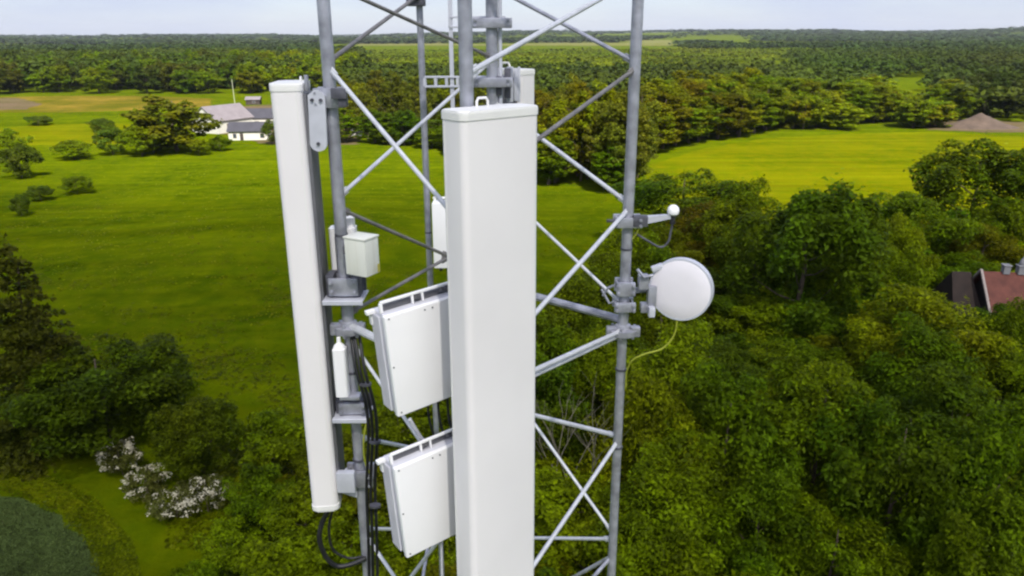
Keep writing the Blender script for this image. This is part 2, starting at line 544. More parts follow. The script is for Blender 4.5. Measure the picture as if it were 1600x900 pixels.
# ------------------------------------------------------------------ the cloud over the mast (the far fields lie in sun)
def make_cloud():
    m = bpy.data.materials.new('cloud_vapour')
    nt = nodes_of(m)
    N, L = nt.nodes.new, nt.links.new
    out = N('ShaderNodeOutputMaterial')
    tcn = N('ShaderNodeTexCoord')
    sx = N('ShaderNodeSeparateXYZ')
    L(tcn.outputs['Object'], sx.inputs['Vector'])
    nz = N('ShaderNodeTexNoise'); nz.inputs['Scale'].default_value = 0.011; nz.inputs['Detail'].default_value = 5
    L(tcn.outputs['Object'], nz.inputs['Vector'])
    # vapour thins out towards the northern rim, ragged by noise
    r0 = N('ShaderNodeMath'); r0.operation = 'MULTIPLY_ADD'
    L(nz.outputs['Fac'], r0.inputs[0]); r0.inputs[1].default_value = 90.0
    tilt = N('ShaderNodeMath'); tilt.operation = 'MULTIPLY_ADD'
    L(sx.outputs['X'], tilt.inputs[0]); tilt.inputs[1].default_value = 0.28
    L(sx.outputs['Y'], tilt.inputs[2])
    L(tilt.outputs[0], r0.inputs[2])
    mr = N('ShaderNodeMapRange'); mr.interpolation_type = 'SMOOTHSTEP'
    mr.inputs['From Min'].default_value = CLOUD_EDGE + 45 - 55
    mr.inputs['From Max'].default_value = CLOUD_EDGE + 45 + 55
    mr.inputs['To Min'].default_value = CLOUD_DENS
    mr.inputs['To Max'].default_value = 0.0
    L(r0.outputs[0], mr.inputs['Value'])
    tr = N('ShaderNodeBsdfTransparent')
    tl = N('ShaderNodeBsdfTranslucent'); tl.inputs['Color'].default_value = (0.95, 0.95, 0.97, 1)
    mxs = N('ShaderNodeMixShader')
    L(mr.outputs['Result'], mxs.inputs['Fac'])
    L(tr.outputs['BSDF'], mxs.inputs[1])
    L(tl.outputs['BSDF'], mxs.inputs[2])
    L(mxs.outputs['Shader'], out.inputs['Surface'])
    mb = MB()
    nx, ny = 48, 48
    off = SUN_DIR * (CLOUD_H / SUN_DIR.z)
    tops, bots = [], []
    for j in range(ny + 1):
        t_, b_ = [], []
        for i in range(nx + 1):
            u, v = i / nx * 2 - 1, j / ny * 2 - 1
            x, y = u * 420, v * 300
            e = max(0, 1 - max(abs(u), abs(v)) ** 4) ** 0.5
            n1 = mnoise.noise(Vector((x * .012, y * .012, 1))) * .5 + .6
            t_.append(mb.bm.verts.new((x, y, 4 + 60 * e * n1)))
            b_.append(mb.bm.verts.new((x, y, -4 - 10 * e * (mnoise.noise(Vector((x * .02, y * .02, 7))) + .5))))
        tops.append(t_); bots.append(b_)
    for j in range(ny):
        for i in range(nx):
            mb.bm.faces.new((tops[j][i], tops[j][i + 1], tops[j + 1][i + 1], tops[j + 1][i]))
            mb.bm.faces.new((bots[j][i], bots[j + 1][i], bots[j + 1][i + 1], bots[j][i + 1]))
    for i in range(nx):
        mb.bm.faces.new((tops[0][i], bots[0][i], bots[0][i + 1], tops[0][i + 1]))
        mb.bm.faces.new((tops[ny][i], tops[ny][i + 1], bots[ny][i + 1], bots[ny][i]))
    for j in range(ny):
        mb.bm.faces.new((tops[j][0], tops[j + 1][0], bots[j + 1][0], bots[j][0]))
        mb.bm.faces.new((tops[j][nx], bots[j][nx], bots[j + 1][nx], tops[j + 1][nx]))
    o = mb.build('cloud', m)
    o.location = (off.x + 20, off.y - 120, CLOUD_H)
    tag(o, kind='structure')


CLOUD_H = 420.0
CLOUD_EDGE = 224.0       # where its rim lies, in the cloud's own y
CLOUD_DENS = 0.60
make_cloud()

# ------------------------------------------------------------------ foliage generators (numpy)
RNG = np.random.default_rng(11)


def unit(v):
    return v / np.maximum(np.linalg.norm(v, axis=1, keepdims=True), 1e-9)


def leaf_quads(c, nrm, size, rng, aspect=0.62):
    """one bent diamond-shaped leaf spray per centre"""
    n = len(c)
    nrm = unit(nrm + rng.normal(0, 0.42, (n, 3)))
    t = unit(np.cross(nrm, rng.normal(0, 1, (n, 3))))
    s = np.cross(nrm, t)
    L = size * rng.uniform(0.65, 1.35, (n, 1))
    W = L * aspect * rng.uniform(0.7, 1.3, (n, 1))
    v = np.empty((n, 4, 3))
    v[:, 0] = c - t * L * 0.5
    v[:, 1] = c + s * W * 0.5 - nrm * L * 0.14
    v[:, 2] = c + t * L * 0.55 - nrm * L * rng.uniform(0, 0.25, (n, 1))
    v[:, 3] = c - s * W * 0.5 - nrm * L * 0.14
    f = np.arange(n * 4).reshape(n, 4)
    return v.reshape(-1, 3), f


def broad_crown(rng, H, W, z0, nlobe, nleaf, size, round_=1.0, upright=0.0, aspect=0.6, low=0.30, zf=0.72, lobe=(0.13, 0.30)):
    """uneven crown: many boughs pointing outwards and upwards from an ellipsoid, leaves on their outer shells, stray sprigs outside"""
    cz, rz, rx = (z0 + H) / 2, (H - z0) / 2, W / 2
    d = unit(rng.normal(0, 1, (nlobe, 3)))
    d[:, 2] = np.abs(d[:, 2]) * np.where(rng.random(nlobe) < low, -0.9, 1.0)
    rad = rng.uniform(0.42, 0.86, (nlobe, 1)) ** 0.8
    lc = d * rad * np.array([rx, rx, rz]) + np.array([0, 0, cz])
    lr = rx * rng.uniform(lobe[0], lobe[1], nlobe)
    ax = unit(d * np.array([1, 1, 0.6]) + np.array([0, 0, 0.25 + upright]) + rng.normal(0, 0.25, (nlobe, 3)))   # way each bough reaches
    st = rng.uniform(1.1, 2.0, nlobe)
    w = lr ** 2 * st
    pick = rng.choice(nlobe, nleaf, p=w / w.sum())
    dd = unit(rng.normal(0, 1, (nleaf, 3)) + np.array([0, 0, 0.55]) + unit(lc[pick] - np.array([0, 0, cz])) * 0.6)
    rr = lr[pick][:, None] * (1 - 0.38 * rng.random((nleaf, 1)) ** 1.8)
    stray = rng.random((nleaf, 1)) < 0.06
    rr = np.where(stray, rr * rng.uniform(1.05, 1.5, (nleaf, 1)), rr)
    off = dd * rr
    along = (off * ax[pick]).sum(1, keepdims=True)
    off = off + ax[pick] * along * (st[pick][:, None] - 1)
    off[:, 2] *= zf
    p = lc[pick] + off
    p[:, 2] = np.maximum(p[:, 2], 0.05)
    return leaf_quads(p, dd * 0.8 + np.array([0, 0, 0.45]), size, rng, aspect)


def conifer_crown(rng, H, W, z0, nleaf, size):
    """layered crown: drooping boughs in rough whorls, each a flat spray of needles"""
    nb = 190
    hz = z0 + (H - z0) * rng.random(nb) ** 1.15
    k = (H - hz) / (H - z0)
    ln = W / 2 * (k ** 0.75) * rng.uniform(0.65, 1.1, nb) + 0.2
    a = rng.uniform(0, 2 * np.pi, nb)
    pick = rng.choice(nb, nleaf, p=(ln ** 1.6) / (ln ** 1.6).sum())
    t = rng.random(nleaf) ** 0.6
    l = ln[pick] * t
    side = rng.normal(0, 0.16, nleaf) * ln[pick] * (1.1 - 0.6 * t)
    ca, sa = np.cos(a[pick]), np.sin(a[pick])
    x = ca * l - sa * side
    y = sa * l + ca * side
    z = hz[pick] - 0.28 * l * t + rng.normal(0, 0.10, nleaf) + 0.15 * l
    p = np.stack([x, y, np.maximum(z, 0.1)], 1)
    nr = np.stack([ca * 0.5, sa * 0.5, np.full(nleaf, 0.9)], 1)
    return leaf_quads(p, nr, size, rng, 0.5)


def trunk_mesh(name, H, r, seed, mat, nlimb=6, spread=0.3, z0=0.25):
    rr = random.Random(seed)
    mb = MB()
    pts = [Vector((0, 0, -0.3))]
    x = y = 0
    for k in range(1, 6):
        x += rr.uniform(-1, 1) * H * 0.018
        y += rr.uniform(-1, 1) * H * 0.018
        pts.append(Vector((x, y, H * 0.86 * k / 5)))
    mb.path(pts, r, 8, r * 0.18)
    for k in range(nlimb):
        t = z0 + (0.75 - z0) * k / max(1, nlimb - 1)
        z = H * 0.86 * t
        i = min(4, int(t * 5))
        p = pts[i].lerp(pts[i + 1], t * 5 - i)
        a = rr.uniform(0, 6.28)
        ln = H * spread * rr.uniform(0.6, 1.1) * (1.1 - t * 0.6)
        d = Vector((math.cos(a), math.sin(a), rr.uniform(0.35, 0.9)))
        q1 = p + d * ln * 0.5
        q2 = p + d * ln + Vector((0, 0, ln * 0.15))
        mb.path([p, q1, q2], r * 0.42 * (1.1 - t * 0.6), 6, r * 0.06)
    o = mb.build(name, mat)
    return o


def make_tree(name, label, cat, crown, H, r, seed, group=None, limb=6, spread=0.3, z0=0.25, leafmat=None, crown_name='crown'):
    root = thing(name, label, cat, (0, 0, -200), group)
    v, f = crown
    me = np_mesh(crown_name, v, f, leafmat or M['leaf'])
    c = bpy.data.objects.new(crown_name, me)
    COL.objects.link(c)
    c.parent = root
    t = trunk_mesh('trunk', H, r, seed, M['bark'], limb, spread, z0)
    t.parent = root
    return root


def copy_tree(src):
    r = src.copy()
    COL.objects.link(r)
    for ch in src.children:
        c = ch.copy()
        COL.objects.link(c)
        c.parent = r
    return r


class Kind:
    """a kind of tree: several different crowns built at a nominal size, then copied"""
    def __init__(self, name, cat, builds, H, W, crown_name='crown'):
        self.protos = builds
        self.used = [False] * len(builds)
        self.name, self.cat, self.H, self.W = name, cat, H, W

    def put(self, x, y, h, w, col, label, group=None, rng=random, sink=0.0, pick=None):
        i = rng.randrange(len(self.protos)) if pick is None else pick
        if self.used[i]:
            r = copy_tree(self.protos[i])
        else:
            r = self.protos[i]
            self.used[i] = True
        r.name = self.name
        r.location = (x, y, terr(x, y) - sink)
        r.rotation_euler = (0, 0, rng.uniform(0, 6.28))
        r.scale = (w / self.W, w / self.W * rng.uniform(0.92, 1.08), h / self.H)
        for c in r.children:
            j = rng.uniform(0.86, 1.16)
            c.color = (col[0] * j * rng.uniform(0.92, 1.08), col[1] * j, col[2] * j, 1)
        r['label'] = label
        r['category'] = self.cat
        if group: r['group'] = group
        elif 'group' in r: del r['group']
        return r

    def drop_unused(self):
        for p, u in zip(self.protos, self.used):
            if not u:
                for c in list(p.children): bpy.data.objects.remove(c)
                bpy.data.objects.remove(p)


def kinds():
    K = {}
    K['broad'] = Kind('broadleaf_tree', 'tree', [
        make_tree('broadleaf_tree', '', 'tree', broad_crown(RNG, 11, 9, 0.7, 62 if s < 3 else 80, 15500, 0.32, upright=0.3 if s < 3 else 0.9, aspect=0.5,
                                                           zf=0.85 if s < 3 else 1.05, lobe=(0.15, 0.36) if s < 3 else (0.12, 0.26)), 11, 0.22, s) for s in range(5)], 11, 9)
    K['bush'] = Kind('bush', 'bush', [
        make_tree('bush', '', 'bush', broad_crown(RNG, 4, 4.5, 0.1, 60, 6500, 0.21, upright=0.2, aspect=0.55), 4, 0.08, 20 + s, limb=8, spread=0.4, z0=0.08, crown_name='foliage') for s in range(4)], 4, 4.5)
    K['tall'] = Kind('tall_tree', 'tree', [
        make_tree('tall_tree', '', 'tree', broad_crown(RNG, 21, 8.5, -0.5, 120, 8000, 0.55, upright=0.6, aspect=0.5, low=0.42), 21, 0.3, 40 + s) for s in range(4)], 21, 8.5)
    K['mid'] = Kind('woodland_tree', 'tree', [
        make_tree('woodland_tree', '', 'tree', broad_crown(RNG, 15, 10, -0.6, 75, 3800, 0.75, upright=0.2, low=0.46), 15, 0.3, 60 + s, limb=3) for s in range(4)], 15, 10)
    K['conifer'] = Kind('conifer', 'tree', [
        make_tree('conifer', '', 'tree', conifer_crown(RNG, 15, 9, 0.5, 22000, 0.33), 15, 0.25, 80 + s, limb=3, spread=0.1) for s in range(2)], 15, 9)
    return K


K = kinds()
TR = random.Random(5)
DARK = (0.058, 0.102, 0.0018)
GREEN = (0.090, 0.134, 0.0012)
LIGHT = (0.128, 0.172, 0.0010)
OLIVE = (0.106, 0.124, 0.0012)
BROWN = (0.100, 0.096, 0.0015)


def pxof(x, y):
    return 800 + FPX / 0.948 * x / y


def by_top(px, py, h):
    """ground place of a tree of height h whose top shows at this pixel"""
    p = gnd(px, py, h)
    return p.x, p.y


def px_w(x, y, z, wpx):
    return wpx * mpp(Vector((x, y, z)))


# ---- single trees of the wood on the right, given by the pixel of their tops
SINGLES = [
    # px, py, height, width px, colour, label
    (1075, 262, 12.0, 185, DARK, 'wide dark green tree above the white ball antenna, below the hay field'),
    (1275, 290, 16.5, 240, DARK, 'biggest dark round tree along the near edge of the yellow hay field'),
    (1168, 300, 12.5, 130, GREEN, 'mid green tree between the wide tree and the biggest round tree by the hay field'),
    (1420, 300, 12.5, 165, GREEN, 'lower green tree in the gap between the two big dark trees by the hay field'),
    (1545, 226, 16.0, 230, DARK, 'tallest dark green tree standing behind the red roofed house'),
    (1115, 318, 10.0, 130, BROWN, 'brownish olive tree directly behind the white ball antenna'),
    (1450, 450, 11.0, 200, LIGHT, 'light green feathery tree just left of the red roofed house'),
    (1588, 484, 9.5, 120, LIGHT, 'light green tree in front of the red roofed house'),
    (1478, 838, 7.0, 150, LIGHT, 'bright yellow green young tree at the lower right corner'),
    (1500, 322, 9.0, 120, DARK, 'lower dark tree filling the left foot of the tallest tree by the red roofed house'),
    (1592, 318, 10.0, 120, GREEN, 'mid green tree at the right edge, under the tallest tree by the house'),
    (1015, 602, 11.0, 175, LIGHT, 'light green drooping tree under the yellow dish cable'),
    (1140, 590, 11.5, 205, GREEN, 'large green tree below and right of the white dish'),
    (1290, 575, 11.5, 215, GREEN, 'large green tree standing in front of the biggest dark round tree'),
    (1420, 625, 12.0, 225, DARK, 'large dark tree left of the house, above the dark hollow'),
    (1562, 632, 12.5, 225, GREEN, 'large green tree at the right edge below the red roofed house'),
    (1045, 745, 9.0, 205, LIGHT, 'large light green tree low beside the right mast leg'),
    (1590, 790, 10.0, 200, GREEN, 'green tree at the right edge above the bright corner tree'),
    (1310, 800, 7.5, 170, LIGHT, 'light green tree low at the bottom of the wood, left of the bright corner tree'),
    (950, 520, 10.0, 130, LIGHT, 'pale green drooping tree seen behind the right mast leg under the dish'),
    (1195, 745, 8.0, 170, GREEN, 'young green tree low in the wood, left of the dark hollow'),
]
taken = []
for i, (px, py, h, wpx, col, lab) in enumerate(SINGLES):
    x, y = by_top(px, py, h)
    K['broad'].put(x, y, h, px_w(x, y, h * 0.6, wpx), col, lab, 'trees of the wood below the dish', TR, pick=(0, 3, 1, 2, 4, 0, 2, 1, 3)[i % 9])
    taken.append((x, y, px_w(x, y, h * 0.6, wpx) * 0.36))

HOUSE_C = gnd(1590, 452, 5.5)


def in_poly(x, y, P):
    c = False
    for (x1, y1), (x2, y2) in zip(P, P[1:] + P[:1]):
        if (y1 > y) != (y2 > y) and x < (x2 - x1) * (y - y1) / (y2 - y1) + x1:
            c = not c
    return c


# the wood on the right, filled in; x limits follow its left edge as seen past the big panel antenna
WOOD = [(-2, 24), (-1, 44), (3, 56), (9, 70), (14, 84), (22, 92), (40, 92), (62, 98), (84, 104), (84, 60), (60, 24)]
regions = [
    ('green tree deep in the wood right of the mast', GREEN),
    ('olive tree deep in the wood right of the mast', OLIVE),
    ('yellow green tree deep in the wood right of the mast', LIGHT),
    ('dark green tree deep in the wood right of the mast', DARK),
]
tries = 0
count_fill = 0
while tries < 6000 and count_fill < 90:
    tries += 1
    x, y = TR.uniform(-2, 84), TR.uniform(24, 104)
    if not in_poly(x, y, WOOD): continue
    if abs(x) > y * 0.78 + 6: continue
    rad = TR.uniform(2.3, 3.5)
    if any((x - a) ** 2 + (y - b) ** 2 < (rad + c) ** 2 for a, b, c in taken): continue
    # keep the house and the strip of view in front of its roof clear
    dx, dy = x - HOUSE_C.x, y - HOUSE_C.y
    if -9 < dx < 14 and -11 < dy < 8: continue
    taken.append((x, y, rad))
    k = TR.choices(range(4), (5, 1.2, 3.5, 2.5))[0]
    lab, col = regions[k]
    h = TR.uniform(6.0, 11.5) if y < 88 else TR.uniform(6, 8.5)
    if y < 34: h = TR.uniform(5, 7.5)
    if y < HOUSE_C.y and pxof(x, y) + rad * 1.6 * 1250 / y > 1478:      # keep the line of sight to the red roof open
        h = min(h, 30 - math.tan(R(PITCH + math.degrees(math.atan((476 - 450) / FPX)))) * y)
        h = max(h, 2.6)
    if y < 68 and 1150 < pxof(x, y) < 1400:                            # and the big round tree uncovered
        h = max(2.6, min(h, 30 - math.tan(R(PITCH + math.degrees(math.atan((535 - 450) / FPX)))) * y))
    K['broad' if h > 4.5 else 'bush'].put(x, y, h, rad * TR.uniform(2.6, 3.2), col, lab if h > 4.5 else lab.replace('tree', 'bush'), 'trees of the wood below the dish' if h > 4.5 else 'bushes under the trees of the wood', TR)
    count_fill += 1

for (px, py, h, wpx, lab) in [(1180, 470, 5.5, 130, 'leafy bush under the left side of the biggest round tree'), (1255, 500, 4.5, 130, 'leafy bush at the trunk of the biggest round tree'),
                              (1335, 488, 5.0, 140, 'leafy bush under the right side of the biggest round tree'), (1230, 455, 5.5, 120, 'leafy bush behind the trunk of the biggest round tree'),
                              (1395, 440, 6.0, 130, 'leafy bush between the biggest round tree and the light feathery tree')]:
    x, y = by_top(px, py, h)
    K['bush'].put(x, y, h, px_w(x, y, h * 0.6, wpx), TR.choice([GREEN, DARK, LIGHT]), lab, 'bushes under the biggest round tree', TR)

# ---- scrub round the mast foot (lower middle)
SCRUB = [(420, 650, 4.5, 130, LIGHT), (520, 690, 4.0, 120, GREEN), (395, 735, 4.5, 120, GREEN), (470, 770, 4.5, 130, LIGHT), (350, 820, 3.5, 110, LIGHT),
         (430, 850, 4.0, 150, LIGHT), (540, 830, 4.5, 150, LIGHT), (620, 640, 4.5, 120, GREEN), (690, 610, 5.0, 130, GREEN), (640, 760, 4.5, 140, LIGHT),
         (700, 840, 4.5, 140, LIGHT), (600, 900, 4.0, 150, LIGHT), (480, 925, 3.5, 150, LIGHT), (300, 890, 2.5, 90, GREEN), (380, 930, 3.2, 130, LIGHT),
         (570, 735, 4.0, 120, OLIVE), (720, 720, 5.0, 130, GREEN), (790, 560, 6.0, 130, GREEN), (800, 700, 5.5, 150, LIGHT), (860, 600, 6.5, 130, OLIVE),
         (880, 760, 5.0, 150, LIGHT), (930, 850, 5.0, 150, LIGHT), (800, 850, 5.0, 150, GREEN), (900, 470, 6.5, 110, OLIVE)]
scrub_where = ['below the foot of the tall left panel antenna', 'low at the middle of the scrub', 'behind the lower white radio unit', 'under the big middle panel antenna']
for i, (px, py, h, wpx, col) in enumerate(SCRUB):
    x, y = by_top(px, py, h)
    tone = {LIGHT: 'bright green', GREEN: 'mid green', OLIVE: 'olive'}[col]
    wh = 'in the scrub below the left panel antenna' if px < 560 else ('in the scrub behind the white radio units' if px < 740 else 'in the scrub behind the middle panel antenna')
    K['bush'].put(x, y, h, px_w(x, y, h * 0.6, wpx), col, '%s leafy bush %s' % (tone, wh), 'bushes round the foot of the mast', TR)

# ---- left foreground: conifer, round bushes, blossom
x, y = gnd(72, 690).x, gnd(72, 690).y
K['conifer'].put(x, y, 16.8, 10.5, (0.056, 0.064, 0.004), 'dark brownish conifer at the left edge, beside the open meadow', rng=TR)
LEFT = [(178, 705, 250, 9.0, (0.062, 0.088, 0.0015), 'largest round dark bush left of the panel antenna, behind the white blossom'),
        (318, 750, 150, 6.2, (0.060, 0.086, 0.0015), 'smaller round dark bush just above the white blossom'),
        (70, 690, 110, 5.0, GREEN, 'green bush squeezed between the dark conifer and the largest round bush'),
        (255, 640, 120, 4.5, GREEN, 'low green bush peeping out behind the two round bushes')]
for i, (px, py, wpx, h, col, lab) in enumerate(LEFT):
    p = gnd(px, py)
    K['broad' if i < 2 else 'bush'].put(p.x, p.y, h, px_w(p.x, p.y, h * 0.5, wpx), col, lab, 'bushes of the left foreground', TR)
for i, (px, py, wpx, h, lab) in enumerate([(192, 742, 66, 2.5, 'white blossoming shrub, leftmost and highest of the four, under the largest round bush'),
                                           (232, 776, 68, 2.0, 'white blossoming shrub, second from the left of the four'),
                                           (276, 808, 76, 1.9, 'white blossoming shrub, lowest of the four'),
                                           (326, 800, 72, 2.5, 'white blossoming shrub, rightmost of the four, nearest the left panel antenna')]):
    p = gnd(px, py)
    w = px_w(p.x, p.y, 1.2, wpx)
    v, f = broad_crown(RNG, h, w, 0.1, 34, 1900, 0.17, upright=0.3)
    r = make_tree('blossom_shrub', lab, 'shrub', (v, f), h, 0.05, 300 + i, 'white blossoming shrubs', limb=6, spread=0.4, z0=0.1, crown_name='foliage')
    r.location = (p.x, p.y, terr(p.x, p.y))
    for c in r.children: c.color = (0.09, 0.10, 0.02, 1)
    v, f = broad_crown(RNG, h * 1.04, w * 1.12, 0.2, 30, 950, 0.13, upright=0.5, lobe=(0.10, 0.24))
    bo = bpy.data.objects.new('blossom', np_mesh('blossom', v, f, M['blossom']))
    COL.objects.link(bo)
    bo.parent = r

# ---- shrubs dotted over the far meadow: px, base py, width px, height px
SHR = [(35, 278, 62, 46, 'round green shrub alone in the sunny grass near the left edge'),
       (121, 303, 46, 26, 'dark low shrub in the meadow, right one of the pair'),
       (64, 313, 42, 22, 'dark low shrub in the meadow, left one of the pair'),
       (34, 338, 30, 30, 'small dark shrub at the left edge of the shaded meadow'),
       (116, 249, 60, 26, 'low dark hedge shrub below the far bright yellow field'),
       (176, 242, 52, 40, 'round green shrub left of the big olive tree'),
       (222, 244, 66, 42, 'round green shrub touching the foot of the big olive tree'),
       (18, 248, 70, 40, 'dark shrub at the left edge under the bright yellow field'),
       (311, 243, 30, 24, 'small pale shrub between the olive tree and the farmhouse'),
       (345, 236, 34, 22, 'low shrub in front of the farmhouse wall'),
       (160, 205, 40, 18, 'low shrub in the hedge behind the bright yellow field'),
       (425, 226, 30, 34, 'dark shrub at the right end of the white farm wing'),
       (60, 196, 40, 14, 'left shrub in the hedge behind the bright yellow field')]
for (px, py, wpx, hpx, lab) in SHR:
    p = gnd(px, py)
    s = mpp(p)
    K['bush'].put(p.x, p.y, hpx * s * 1.05, wpx * s, TR.choice([GREEN, (0.06, 0.09, 0.006)]), lab, 'shrubs dotted over the far meadow', TR)
p = gnd(277, 236)
K['mid'].put(p.x, p.y, 15.5, 124 * mpp(p), (0.078, 0.090, 0.002), 'big olive green tree left of the farmhouse', rng=TR, pick=2)
p = gnd(240, 238)
K['mid'].put(p.x, p.y, 10.5, 60 * mpp(p), (0.07, 0.085, 0.006), 'shorter olive tree leaning on the big olive tree', rng=TR, pick=2)

# ---- the tall olive row behind the mast
n = 0
for (pxa, pxb, ya, yb, ha, hb, cnt, lab) in [(525, 700, 225, 236, 15, 20, 20, 'tall olive tree in the row between the left and middle panel antennas'),
                                            (700, 860, 236, 290, 18, 23, 22, 'tall olive tree in the row hidden behind the middle panel antenna'),
                                            (850, 1000, 290, 318, 18, 22, 24, 'tall olive tree in the row between middle panel and right mast leg')]:
    for k in range(cnt):
        t = (k + TR.random()) / cnt
        px = pxa + (pxb - pxa) * t
        py = ya + (yb - ya) * t - TR.uniform(0, 46)
        p = gnd(px, py)
        h = (ha + (hb - ha) * TR.random()) * TR.uniform(0.85, 1.05)
        front = py > ya + (yb - ya) * t - 10
        if front: h *= 0.55
        col = TR.choice([OLIVE, BROWN, (0.075, 0.09, 0.005), (0.095, 0.105, 0.006)] if not front else [GREEN, DARK])
        K['tall'].put(p.x, p.y, h, TR.uniform(7, 10), col, lab, 'tall olive trees behind the mast', TR)

# ---- the tree row beyond the hay field on the right
for k in range(72):
    t = (k + TR.random()) / 72
    px = 1000 + 500 * t
    base = 246 - 40 * min(1, (px - 1000) / 220) if px < 1220 else 206 - 4 * (px - 1220) / 280
    row = TR.random()
    if px > 1370 and row < 0.45 and not 1395 < px < 1460: row = 0.5
    p = gnd(px, base - 3 - 22 * row)
    h = (13 if px < 1200 else 10) + 6 * row + TR.uniform(-1.5, 2)
    if 1385 < px < 1465: h = min(h, 9)
    col = TR.choice([BROWN, OLIVE, OLIVE, GREEN] if px < 1160 else [GREEN, LIGHT, GREEN, OLIVE])
    lab = ('brownish olive tree at the left end of the row beyond the hay field' if px < 1160 else
           'green round tree in the middle of the row beyond the hay field' if px < 1385 else 'green tree in the row beyond the hay field, near the gravel heap')
    K['tall' if h > 13 else 'mid'].put(p.x, p.y, h, TR.uniform(11, 16), col, lab, 'trees of the row beyond the hay field', TR)
# dark conifers behind the gravel heap and a loner in the gap
for k in range(16):
    px = 1475 + 150 * (k + TR.random()) / 16
    p = gnd(px, TR.uniform(166, 186))
    K['mid'].put(p.x, p.y, TR.uniform(13, 17), TR.uniform(9, 13), (0.030, 0.045, 0.006), 'dark tree in the clump behind the gravel heap', 'dark trees behind the gravel heap', TR)
p = gnd(1426, 200)
K['mid'].put(p.x, p.y, 10.5, 58 * mpp(p), GREEN, 'round tree standing alone in front of the bright glade', rng=TR)

# ---- forest edge beyond the farm on the left: front rows as single trees
for k in range(135):
    t = (k + TR.random()) / 135
    px = -40 + 600 * t
    row = TR.random()
    p = gnd(px, 148 - 2 * t - 30 * row)
    col = TR.choice([DARK, GREEN, (0.040, 0.058, 0.005), (0.055, 0.066, 0.005)])
    if px > 390: col = TR.choice([OLIVE, LIGHT, GREEN])
    h = 14 + 6 * row + TR.uniform(-2, 2)
    lab = ('dark green tree in the forest edge at the far left' if px < 250 else 'green tree in the forest edge above the farmhouse' if px < 420 else 'yellow green tree in the forest edge behind the left panel antenna')
    K['mid'].put(p.x, p.y, h, TR.uniform(12, 18), col, lab, 'forest edge trees beyond the farm', TR)
for kk in K.values(): kk.drop_unused()

# ---- woods too far off to count
def far_wood(name, spots, nleaf, size, col, seed):
    rng = np.random.default_rng(seed)
    vs_, fs_, off = [], [], 0
    protos = []
    for _ in range(4):
        protos.append(broad_crown(rng, 1.0, 1.0, 0.0, 16, nleaf, size, upright=0.2))
    for (x, y, h, w) in spots:
        v, f = protos[rng.integers(4)]
        a = rng.uniform(0, 6.28)
        c, s = math.cos(a), math.sin(a)
        q = np.empty_like(v)
        q[:, 0] = (v[:, 0] * c - v[:, 1] * s) * w + x
        q[:, 1] = (v[:, 0] * s + v[:, 1] * c) * w + y
        q[:, 2] = v[:, 2] * h + terr(x, y)
        vs_.append(q); fs_.append(f + off); off += len(v)
    me = np_mesh(name, np.concatenate(vs_), np.concatenate(fs_), M['leaf_far'])
    o = bpy.data.objects.new(name, me)
    COL.objects.link(o)
    o.color = col + (1,)
    return o


def scatter(d0, d1, step, cond, hr, wr, seed):
    rng = random.Random(seed)
    out = []
    y = d0
    while y < d1:
        x = -y * 1.2 - 20
        while x < y * 1.2 + 20:
            xx, yy = x + rng.uniform(-.5, .5) * step, y + rng.uniform(-.5, .5) * step
            if cond(xx, yy):
                out.append((xx, yy, rng.uniform(*hr), rng.uniform(*wr)))
            x += step
        y += step
    return out


def patch(x, y, s, o):
    return mnoise.noise(Vector((x * s, y * s, o)))


def pxof(x, y):
    return 800 + FPX / 0.948 * x / y


near_l = scatter(450, 900, 14, lambda x, y: pxof(x, y) < 560 and patch(x, y, .006, 1) > -0.38, (14, 18), (17, 24), 1)
near_r = scatter(275, 900, 13, lambda x, y: pxof(x, y) > 540 and (y > 320 or pxof(x, y) > 1010) and
                 not (1370 < pxof(x, y) < 1480 and y < 520) and patch(x, y, .007, 4) > -0.18 and not (y > 500 and pxof(x, y) < 1260 + 60 * patch(x, y, .01, 3)), (11, 15), (16, 23), 2)
plant = scatter(505, 1250, 13, lambda x, y: 530 < pxof(x, y) < 1290 and patch(x, y, .006, 9) > -0.42, (6.5, 8.5), (13, 18), 3)
dark_belt = scatter(900, 1500, 19, lambda x, y: not (y < 1250 and 560 < pxof(x, y) < 1320) and not (y > 1180 and 505 < pxof(x, y) < 1075) and patch(x, y, .004, 2) > -0.25, (13.5, 16.5), (25, 34), 4)
mid_belt = scatter(1500, 3200, 38, lambda x, y: not (y < 2350 and 490 < pxof(x, y) < 1085 + 40 * patch(x, y, .004, 1)) and patch(x, y, .0022, 5) > -0.02, (13.5, 17), (50, 70), 5)
far_belt = scatter(3200, 7600, 85, lambda x, y: patch(x * .6, y * 1.5, .0016, 6) > 0.10, (14, 20), (90, 130), 6)
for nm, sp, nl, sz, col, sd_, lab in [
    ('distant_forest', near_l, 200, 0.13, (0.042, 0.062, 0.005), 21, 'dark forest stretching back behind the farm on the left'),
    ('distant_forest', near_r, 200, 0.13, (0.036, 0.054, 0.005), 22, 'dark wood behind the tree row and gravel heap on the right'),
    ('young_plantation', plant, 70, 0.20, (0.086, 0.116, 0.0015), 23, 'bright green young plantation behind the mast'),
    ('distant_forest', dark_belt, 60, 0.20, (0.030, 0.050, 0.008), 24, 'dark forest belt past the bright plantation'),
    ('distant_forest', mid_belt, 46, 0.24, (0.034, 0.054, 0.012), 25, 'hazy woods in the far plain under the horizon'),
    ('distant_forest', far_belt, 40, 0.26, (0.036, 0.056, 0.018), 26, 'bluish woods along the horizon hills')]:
    tag(far_wood(nm, sp, nl, sz, col, sd_), lab, 'woodland', kind='stuff')

